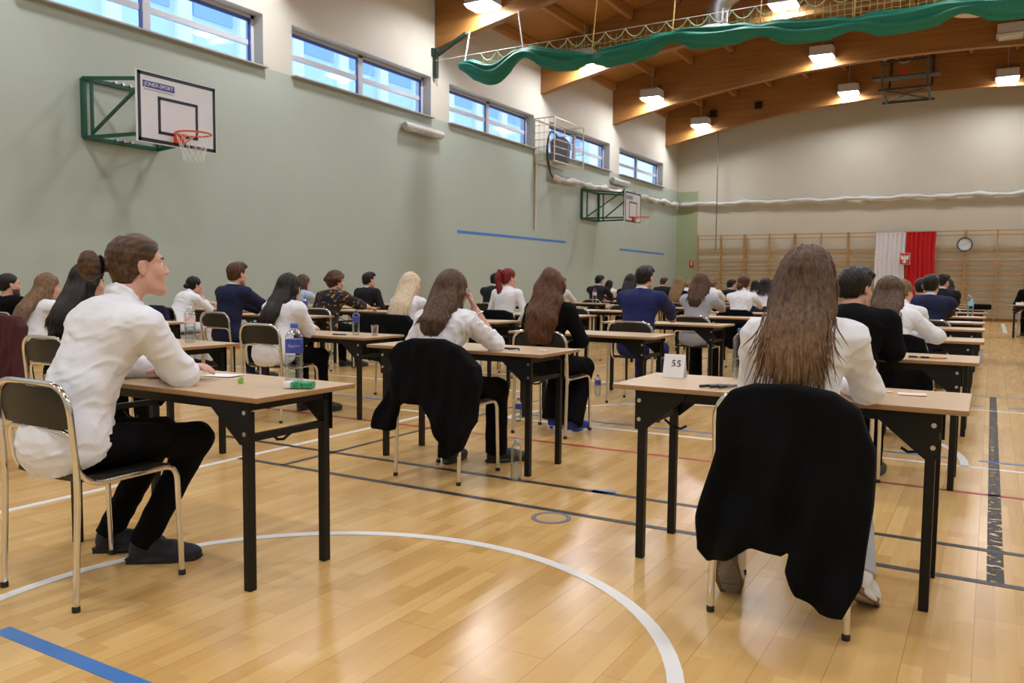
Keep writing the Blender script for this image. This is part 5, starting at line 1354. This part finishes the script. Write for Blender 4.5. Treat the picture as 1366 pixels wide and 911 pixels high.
student('dark-haired girl beyond low bun girl', 'girl with dark shoulder-length hair in white shirt left of the big brown hair', -3.12, 13.4, 1.262, (-3.0, 14.3), h=far_, lean=14, hunch=10, hair=('dark', 'long', dict(len=0.2, w=0.085, off=0.12, flat=2)), seed=11)
jacket(-3.1, 12.98, DRAPE(0.25, 0.4), M_('navy_suit'), 'navy jacket on chair of dark-haired girl in white', 6, 0.013)
student('distant figure in black at middle row end', 'distant dark figure in black partly hidden by dark-haired girl in white', -3.45, 15.35, 1.25, (-3.3, 16.3), h=far_, lean=12, top='suit', topmat=M_('dark_suit'), neck='none', sex='m', hair=('dark', 'short'), seed=12)
# column 2 (left of the middle)
student('woman in black behind the tied-hair man', 'woman with long dark hair in black behind man with tied hair', -5.15, 3.27, 1.262, (-4.97, 3.54), h=0.009, lean=8, hunch=6, hipx=-5.1, top='sweater', neck='none', topmat=M_('black_cloth'), hair=('dark', 'long', dict(len=0.30, w=0.095, off=0.13, flat=2.2)), yaw=-10, armR='lap', armL='lap', seed=13)
student('dark long-haired girl with white shirt', 'girl with long dark hair in loose white shirt, beside the blue bottle desk', -5.2, 5.165, 1.218, (-5.1, 5.48), low=True, h=0.009, lean=10, hunch=10, hair=('dark', 'long', dict(len=0.33, w=0.085, off=0.135, flat=2.2)), armR='cross', armL='cross', loose=0.012, hem=0.48, seed=14, yaw=-5)
student('blonde girl in white top', 'blonde girl with long straight hair in white top', -5.2, 6.873, 1.247, (-5.1, 7.55), h=mid_, lean=8, hunch=8, hair=('blond', 'long', dict(len=0.40, w=0.1, off=0.135, flat=2.0)), yaw=-14, armR='desk', armL='desk', seed=15)
jacket(-5.22, 6.5, [(-0.36, 0.80), (-0.28, 0.84), (0.25, 0.83), (0.33, 0.76), (0.40, 0.3), (0.36, 0.08), (0.05, 0.10), (-0.05, 0.35), (-0.3, 0.38), (-0.4, 0.5)], M_('black_jacket'), 'big black coat hanging on chair of blonde girl', 8, 0.011, 0.05)
student('girl with red ponytail', 'girl with long red ponytail in white jumper', -5.2, 8.84, 1.336, (-5.1, 9.55), h=mid_, lean=6, hunch=4, top='tee', neck='none', hair=('red', 'pony', dict(at=(0, -0.12, 0.06), len=0.36, dx=-0.02, tie=(0, -0.105, 0.055))), yaw=-25, armR='lap', armL='lap', seed=16)
jacket(-5.2, 8.5, DRAPE(0.3, 0.3), M_('black_jacket'), 'black jacket on chair of girl with red ponytail', 9, 0.012, 0.045)
chair(-5.25, 11.05, 'empty black chair with chrome frame left of the royal blue suit'); desk(-5.1, 11.55, 'pale wood exam desk with black legs before the empty chair')
student('dark-haired girl behind royal blue suit', 'girl with dark hair half hidden behind the royal blue suit', -5.3, 13.1, 1.313, (-5.2, 13.85), h=far_, top='sweater', neck='none', topmat=M_('black_cloth'), hair=('dark', 'long', dict(len=0.22, w=0.09, off=0.12, flat=2)), seed=17)
student('girl with long honey hair', 'distant girl with long honey-blond hair left of grey blazer', -5.2, 15.3, 1.27, (-5.1, 16.0), h=far_, top='sweater', neck='none', topmat=M_('black_cloth'), hair=('honey', 'long', dict(len=0.38, w=0.1, off=0.13, flat=2)), seed=18)
student('girl in white behind grey blazer', 'distant girl in white half hidden behind the grey blazer', -5.2, 17.57, 1.272, (-5.1, 18.2), h=far_, hair=('light', 'bun'), seed=19, armR='wide')
student('dark-haired boy with white collar', 'distant dark-haired boy in black jacket with white collar, turned right', -5.2, 19.0, 1.265, (-5.1, 19.9), h=far_, sex='m', top='suit', topmat=M_('dark_suit'), acc=True, neck='none', hair=('black', 'short'), yaw=-35, seed=20)
student('distant dark-haired girl in white', 'distant girl with dark hair and white shirt right of low bun girl', -5.2, 21.23, 1.262, (-5.1, 22.0), h=far_, hair=('dark', 'long', dict(len=0.2, w=0.085, off=0.12, flat=2)), seed=21)
# column 3
student('girl with burgundy jacket on chair', 'girl with very long fair hair in white shirt, burgundy jacket on her chair', -7.5, 4.43, 1.2, (-7.45, 5.1), h=mid_, lean=12, hunch=10, hair=('light', 'long', dict(len=0.40, w=0.09, off=0.135, flat=2.2)), yaw=-8, seed=22)
jacket(-7.48, 4.02, [(-0.22, 0.80), (-0.12, 0.84), (0.18, 0.83), (0.26, 0.74), (0.30, 0.4), (0.34, 0.14), (0.2, 0.10), (0.12, 0.2), (-0.1, 0.12), (-0.34, 0.13), (-0.33, 0.3), (-0.26, 0.6)], M_('burgundy_cloth'), 'burgundy jacket draped over chair behind fair-haired girl', 10, 0.01, 0.045)
student('boy in navy suit before left wall', 'boy with brown hair in navy suit sitting upright before left wall', -7.4, 6.5, 1.36, (-7.4, 7.1), sex='m', h=0.009, lean=8, hunch=6, top='suit', topmat=M_('navy_suit'), trmat=M_('navy_suit'), acc=True, neck='none', hair=('chestnut', 'short', dict(vol=0.002)), armR='desk', armL='desk', yaw=0, pitch=0, seed=23, bulk=1.05, hs=1.08)
student('curly-haired person in patterned jacket', 'curly-haired person in black jacket with gold pattern, arm stretched forward', -7.5, 8.26, 1.284, (-7.45, 8.95), sex='m', h=0.009, lean=12, hunch=8, top='sweater', neck='none', sleeve=0.55, topmat=pattern_cloth(), hair=('chestnut', 'curly'), yaw=-22, armR=dict(w=(0.22, 0.62, 0.80), hint=(0.6, -0.2, -0.8), curl=0.4), armL='lap', seed=24, loose=0.012, hs=1.08)
student('dark-haired boy beside red ponytail', 'boy in dark suit left of the girl with red ponytail', -7.5, 12.3, 1.32, (-7.45, 13.0), sex='m', h=far_, top='suit', topmat=M_('dark_suit'), neck='none', acc=True, hair=('black', 'short'), seed=25)
student('fair short-haired boy in white', 'fair short-haired boy in white shirt right of the wavy auburn hair', -7.5, 14.84, 1.267, (-7.4, 15.3), sex='m', h=far_, lean=18, hunch=14, hair=('honey', 'short'), armR='desk', seed=26, yaw=-20)
student('boy in black suit left of royal blue', 'dark-haired boy in black suit leaning on desk, left of royal blue suit', -7.5, 16.7, 1.332, (-7.3, 17.3), sex='m', h=far_, lean=16, top='suit', topmat=M_('dark_suit'), neck='none', acc=True, hair=('black', 'short'), yaw=-25, seed=27, armR='wide')
student('small boy in dark suit at far wall', 'small distant boy in dark suit right of the royal blue suit', -7.4, 20.57, 1.318, (-7.3, 21.3), sex='m', h=far_, top='suit', topmat=M_('dark_suit'), neck='none', acc=True, hair=('chestnut', 'short'), yaw=-20, seed=28)
student('figure right of honey-haired girl', 'distant half hidden girl just right of the honey-haired girl', -7.4, 22.55, 1.23, (-7.3, 23.3), h=far_, hair=('honey', 'bun'), seed=29)
# column 4 (by the wall)
student('girl with dark bun', 'girl with dark low bun in white shirt resting her chin on her hand', -9.2, 7.39, 1.2, (-9.1, 7.95), h=mid_, lean=22, hunch=14, hair=('black', 'bun', dict(at=(0, -0.125, -0.02), r=(0.032, 0.035, 0.026))), armR='chin', armL='cross', sleeve=0.6, yaw=-5, seed=30, hem=0.47, trmat=M_('white_shirt'))
jacket(-9.2, 6.78, DRAPE(0.25, 0.45), M_('navy_suit'), 'dark navy jacket on chair of girl with dark bun', 11, 0.011)
student('girl with glasses in pale blue', 'girl with brown hair and glasses in pale blue shirt, half hidden', -9.0, 9.2, 1.241, (-9.0, 9.9), h=mid_, hair=('brown', 'long', dict(len=0.2, w=0.085, off=0.12, flat=2)), topmat=M_('pale_blue_shirt'), glasses=True, yaw=-15, seed=31)
student('short-haired boy in black suit by wall', 'short-haired boy in black suit with white collar by left wall', -9.05, 10.75, 1.308, (-9.0, 11.6), sex='m', h=mid_, lean=5, hunch=4, top='suit', topmat=M_('dark_suit'), acc=True, neck='none', hair=('dark', 'short', dict(vol=-0.004)), yaw=-14, pitch=0, seed=32, armR='lap', armL='lap', hs=1.1)
student('girl in white by the far left wall', 'distant dark-haired girl in white leaning back by left wall', -9.3, 21.44, 1.23, (-9.2, 22.3), h=far_, lean=2, hair=('dark', 'long', dict(len=0.17, w=0.08, off=0.12, flat=2)), yaw=-30, seed=33)
student('bearded man with folded arms', 'bearded man in black with folded arms leaning back at left edge', -8.95, 4.80, 1.215, None, sex='m', h=mid_, lean=-14, hunch=6, top='sweater', neck='none', topmat=M_('black_cloth'), beard=True, hair=('dark', 'crop'), yaw=-8, pitch=0, armR=dict(e=(0.25, 0.10, 0.78), w=(-0.02, 0.26, 0.84), d=(-1, 0.1, 0.1), n=(0, -1, 0)), armL=dict(e=(-0.25, 0.10, 0.78), w=(0.06, 0.29, 0.87), d=(1, 0.1, 0.1), n=(0, -1, 0)), seed=34, legR=dict(a=(0.1, 0.6, 0.085)), legL=dict(a=(-0.1, 0.6, 0.085)))
# right-hand row
student('boy in black suit right of the big brown hair', 'short-haired boy in black suit just right of the long-haired woman', -0.70, 5.28, 1.279, (-0.70, 5.49), sex='m', h=0.009, lean=16, hunch=12, top='suit', topmat=M_('black_jacket'), neck='none', hair=('dark', 'short', dict(vol=0.004)), yaw=-28, armR=dict(e=(0.225, 0.17, 0.80), w=(0.06, 0.36, 0.79)), armL='desk', seed=35, bulk=1.05, chairxy=(-0.76, 5.05))
student('brown-haired girl in right row', 'girl with straight brown hair in white shirt and pale jeans, right row', -0.71, 6.86, 1.234, (-0.69, 7.46), hipx=-0.60, h=0.009, lean=16, hunch=12, side=-10, hair=('brown', 'long', dict(len=0.24, w=0.09, off=0.12, flat=2.2)), armR=dict(e=(0.27, 0.22, 0.80), w=(0.08, 0.38, 0.79)), armL='write', trmat=M_('denim'), yaw=-12, seed=36, loose=0.006)
jacket(-0.62, 6.42, DRAPE(0.27, 0.36), M_('black_jacket'), 'black jacket on chair of brown-haired girl in right row', 12, 0.009)
student('girl with loose bun in right row', 'girl with loose light brown bun in white shirt, right row', -0.70, 8.29, 1.227, (-0.70, 9.4), h=mid_, lean=12, hunch=12, hair=('light', 'bun', dict(at=(-0.035, -0.115, 0.0), r=(0.05, 0.045, 0.05))), yaw=-35, armR='desk', armL='desk', trmat=M_('dark_denim'), seed=37)
student('boy in dark navy suit in right row', 'boy with black hair in dark navy suit, right row below the red cloth', -0.585, 10.3, 1.30, (-0.71, 11.05), sex='m', h=mid_, lean=10, hunch=8, top='suit', topmat=M_('navy_suit'), trmat=M_('navy_suit'), neck='none', acc=True, hair=('black', 'short'), yaw=-8, armR='desk', armL='desk', shoemat=M_('brown_shoe'), seed=38, bulk=1.06)
student('hidden boy in navy beyond', 'boy in navy mostly hidden behind the dark navy suit boy, right row', -0.80, 12.1, 1.27, (-0.71, 13.0), sex='m', h=far_, top='suit', topmat=M_('navy_suit'), neck='none', hair=('dark', 'short'), seed=39)
student('tall boy in charcoal suit', 'tall dark-haired boy in charcoal suit, third last of right row', -0.66, 14.4, 1.355, (-0.70, 15.05), sex='m', h=far_, top='suit', topmat=M_('dark_suit'), neck='none', acc=True, hair=('dark', 'short'), yaw=-30, seed=40)
student('dark-haired girl in black at row end', 'girl with long dark hair in black near the end of right row', -0.68, 16.6, 1.29, (-0.70, 17.2), h=far_, top='sweater', neck='none', topmat=M_('black_cloth'), hair=('dark', 'long', dict(len=0.25, w=0.085, off=0.12, flat=2)), seed=41)
desk(-0.70, 19.3, 'empty pale wood exam desk at the end of right row'); desk(-0.70, 21.4, 'farthest empty pale wood exam desk of the right row')
# supervisor's table at the right edge
student('supervisor at right edge', 'person in black seated at table with papers at right edge', 0.80, 22.6, 1.36, None, sex='m', h=far_, lean=6, top='suit', topmat=M_('black_jacket'), neck='none', hair=('dark', 'short'), rz=0, seed=42, armR='lap', armL='lap')
desk(1.02, 22.0, 'dark supervisor table with white papers at the right edge')
for x, y, l in ((0.60, 21.85, 'white paper stack at left end of supervisor table'), (0.80, 21.95, 'white paper stack in middle of supervisor table')):
    o = MB().bbox((0, 0, 0.03), (0.22, 0.30, 0.06), 0.002).build('paper_stack', M_('paper')); o.location = (x, y, 0.75); tag(o, l, 'paper')

# ------------------------------------------------------------------ things on desks and floor
T = 0.75
c = empty('number_card', (-1.222, 3.565, T), 0, 'white folded table card with number 55 on front desk', 'sign')
mb = MB(); w, hh = 0.098, 0.104
mb.prism([(-0.026, 0), (0.0, hh), (0.026, 0), (0.0245, 0), (0.0, hh - 0.004), (-0.0245, 0)], (-w / 2, 0, 0), (0, 1, 0), (0, 0, 1), (w, 0, 0)); mb.build('card', M_('paper'), c)
def five(cx):
    """a serif figure five as flat strokes"""
    m = MB(); s = 0.0145; f = lambda px, pz: (cx + px * s, -0.0015, pz * s)
    m.tube([f(0.78, 1.0), f(0.30, 1.0)], 0.0014, 4); m.tube([f(0.30, 1.0), f(0.20, 0.56)], 0.0007, 4)
    q = [(0.20, .56), (.38, .60), (.58, .55), (.74, .40), (.74, .20), (.58, .04), (.34, -.02), (.14, .04)]
    m.tube([f(*a) for a in q], [0.0006, .0009, .0013, .0016, .0016, .0012, .0008, .0013], 4); return m
f5 = MB()
for cx in (-0.008, 0.006):
    m = five(cx); k = len(f5.v); f5.v += m.v; f5.f += [tuple(i + k for i in q) for q in m.f]; f5.mi += m.mi
o = f5.build('figures', simple('ink', (0.02, 0.02, 0.025), 0.6), c); o.location = (0.0, -0.0142, 0.052); o.rotation_euler = (-0.245, 0, 0); o.scale = (1.7, 1, 1.7)
for i, (dx, a) in enumerate(((-0.03, 1.0), (0.005, 1.1), (0.035, 1.15))):
    pen(-0.945 + dx, 3.32 + 0.01 * i, T, a, simple('pen_grey', (0.12, 0.12, 0.14), 0.35), ['left pen of three lying beside the woman at desk 55', 'middle pen of three lying beside the woman at desk 55', 'right pen of three lying beside the woman at desk 55'][i], 0.13, 'three dark pens on front desk')
bottle(-0.965, 3.70, T, 0.225, 0.034, 'cap_blue', None, 'clear bottle with blue cap on desk 55 beside woman', 0.45)
sheet(-0.25, 3.54, T, 0.10, 0.075, 0.1, M_('pink_paper'), 'small pink paper slip at right end of desk 55'); sheet(-0.345, 3.57, T, 0.045, 0.022, -0.2, M_('paper'), 'tiny white paper scrap right of the woman on desk 55')
T2 = 0.75
bt = bottle(-2.40, 2.39, T2, 0.25, 0.036, 'cap_blue', 'label_blue', 'large water bottle with blue label on desk of tied-hair man', 0.55)
tx = text('label_lettering', 'Saguaro', 0.016, M_('white_paint'), bt, (0, 0, 0), (0, 0, 0), 0.0002)
for v in tx.data.vertices:
    a = -PI / 4 + v.co.x / 0.0362; v.co = (0.0362 * math.cos(a), 0.0362 * math.sin(a), 0.162 + v.co.y)
t = empty('tissue_packet', (-2.33, 2.35, T2), 0.5, 'green and white tissue packet beside large water bottle', 'tissue packet')
MB().bbox((0.012, 0, 0.0125), (0.085, 0.055, 0.025), 0.006).build('wrapper', M_('pack_green'), t); MB().bbox((-0.045, 0, 0.0125), (0.03, 0.053, 0.024), 0.004).build('tissue_end', M_('paper'), t)
t = empty('sharpener', (-2.63, 2.32, T2), 0.6, 'small lime green sharpener on desk of tied-hair man', 'sharpener')
MB().bbox((0, 0, 0.010), (0.022, 0.018, 0.020), 0.004).build('body', M_('lime'), t); MB().bbox((0.004, 0, 0.0225), (0.014, 0.010, 0.003), 0.001).build('blade', M_('bolt_steel'), t)
sheet(-2.90, 2.46, T2, 0.15, 0.10, 0.2, M_('paper'), 'white sheet of paper before the arms of tied-hair man')
bottle(-4.58, 3.62, T, 0.24, 0.036, 'cap_white', 'label_pink', 'water bottle with white cap and pink label left of the navy suit', 0.5)
t = empty('pencil_case', (-4.74, 3.52, T), 0.3, 'clear pencil pouch beside bottle with white cap', 'pencil case')
MB().bbox((0, 0, 0.012), (0.17, 0.06, 0.024), 0.008).build('pouch', M_('clear_plastic'), t); MB().lathe([(0.004, -0.07), (0.005, -0.06), (0.005, 0.06), (0.001, 0.07)], 8, (0, 0, 0.010), axis='X').build('pen_inside', M_('cap_blue'), t, True)
bottle(-4.72, 5.43, 0.70, 0.215, 0.033, 'cap_blue', 'label_blue', 'blue labelled bottle on low desk left of middle girl', 0.6); pen(-4.82, 5.34, 0.70, 0.2, M_('black_plastic'), 'black pen lying left of the blue labelled bottle')
t = empty('plastic_cup', (-4.52, 5.44, 0.70), 0, 'clear plastic cup at the corner of low desk', 'cup'); MB().lathe([(0.022, 0), (0.025, 0.003), (0.033, 0.09), (0.035, 0.092), (0.031, 0.088), (0.022, 0.006)], 16).build('cup_body', M_('clear_plastic'), t, True, 50)
for i in range(3): pen(-2.60 + 0.035 * i, 4.43, T, 0.3 + 0.9 * i, M_('black_plastic'), ['left of three short black pens on the middle desk', 'centre one of three short black pens on the middle desk', 'right of three short black pens on the middle desk'][i], 0.09, 'black pens on the middle desk')
sheet(-2.36, 4.42, T, 0.05, 0.025, 0.1, M_('paper'), 'white eraser slip at the right end of middle desk', th=0.008)
bottle(-2.385, 4.16, 0, 0.245, 0.034, 'cap_light_blue', None, 'water bottle standing on floor by the leg of middle desk', 0.5)
bottle(-3.395, 5.944, 0, 0.20, 0.032, 'cap_blue', 'label_blue', 'small bottle on floor left of wavy auburn girl', 0.5); bottle(-3.48, 7.75, 0, 0.22, 0.033, 'cap_blue', 'label_blue', 'bottle on floor right of wavy auburn girl', 0.5)
bottle(-6.31, 13.48, 0, 0.24, 0.034, 'cap_light_blue', None, 'distant bottle on floor under desks left of royal blue suit', 0.6); bottle(0.50, 22.2, 0, 0.25, 0.036, 'cap_white', None, 'bottle on floor beside supervisor table', 0.6)
pen(-0.33, 5.36, T, 0.12, M_('yellow_plastic'), 'yellow pen with black ends on desk of black suit boy', 0.15); pen(-0.27, 5.345, T, -0.05, simple('pen_orange', (0.7, 0.25, 0.03), 0.4), 'orange and black pen beside the yellow pen', 0.14)
bottle(-0.24, 13.0, T, 0.28, 0.04, 'cap_light_blue', 'cap_light_blue', 'tall bottle with pale blue label on right row desk', 0.6); bottle(-0.35, 17.2, T, 0.26, 0.038, 'cap_white', None, 'clear bottle standing farther on right row desk', 0.4)
t = empty('pouch', (-0.16, 17.1, T), 0.1, 'dark soft pouch lying at the end of right row desk', 'pouch'); MB().bbox((0, 0, 0.05), (0.34, 0.2, 0.10), 0.035).build('bag', M_('black_cloth'), t, True, 70)
for x, y, a, l in ((-0.25, 12.9, 0.0, 'white paper near tall bottle on right row desk'), (-0.3, 11.0, 0.1, 'white paper on desk of dark navy suit boy'), (-0.75, 19.2, 0, 'white paper on the empty right row desk'), (-5.25, 11.45, 0.1, 'white paper on desk before the empty chair'), (-2.5, 10.42, 0.3, 'white paper at right end of grey blazer desk'), (-8.8, 11.5, 0.1, 'white paper before black suit boy by wall'), (-2.7, 12.2, 0, 'white paper on desk of low bun girl'), (-5.0, 7.5, 0.2, 'white paper on desk of the blonde girl'), (-5.0, 16.0, 0.1, 'white paper on desk of honey-haired girl'), (-7.4, 13.0, 0.1, 'white paper on desk beside red ponytail')):
    sheet(x, y, T, 0.21, 0.29, a, M_('paper'), l)
bottle(-7.0, 7.15, T, 0.22, 0.033, 'cap_blue', 'label_blue', 'bottle with blue cap on desk of navy suit boy', 0.6); bottle(-6.93, 15.2, T, 0.30, 0.042, 'cap_blue', 'label_pink', 'tall bottle in front of fair short-haired boy', 0.6)
bottle(-6.95, 21.3, T, 0.24, 0.036, 'cap_blue', 'label_blue', 'distant bottle before the small boy in dark suit', 0.6)

# ------------------------------------------------------------------ daylight, camera, render look
w = bpy.data.worlds.new('daylight'); SC.world = w; w.use_nodes = True
bg = w.node_tree.nodes['Background']; bg.inputs['Color'].default_value = (0.72, 0.86, 1.0, 1); bg.inputs['Strength'].default_value = 2.6
f, yaw, pit, rol, ch_ = 1094.82, .5273, -.0731, .0098, 1.175
cy, sy = math.cos(yaw), math.sin(yaw)
fw = Vector((-sy * math.cos(pit), cy * math.cos(pit), math.sin(pit))); rt = Vector((cy, sy, 0)); up = rt.cross(fw)
r2 = rt * math.cos(rol) + up * math.sin(rol); u2_ = -rt * math.sin(rol) + up * math.cos(rol)
cam = bpy.data.cameras.new('camera'); cam.sensor_width = 36; cam.lens = f / 1366 * 36; cam.clip_start = 0.05; cam.clip_end = 200
cam.dof.use_dof = True; cam.dof.focus_distance = 3.4; cam.dof.aperture_fstop = 8.0
co = bpy.data.objects.new('camera', cam); COL.objects.link(co)
co.matrix_world = Matrix.Translation((0, 0, ch_)) @ Matrix((r2, u2_, -fw)).transposed().to_4x4(); SC.camera = co
SC.view_settings.view_transform = 'Standard'; SC.view_settings.look = 'None'; SC.view_settings.gamma = 1; SC.view_settings.use_curve_mapping = False
SC.view_settings.exposure = 0.0
SC.cycles.use_denoising = True; SC.cycles.max_bounces = 8; SC.cycles.diffuse_bounces = 4; SC.cycles.transparent_max_bounces = 24; SC.cycles.sample_clamp_indirect = 6
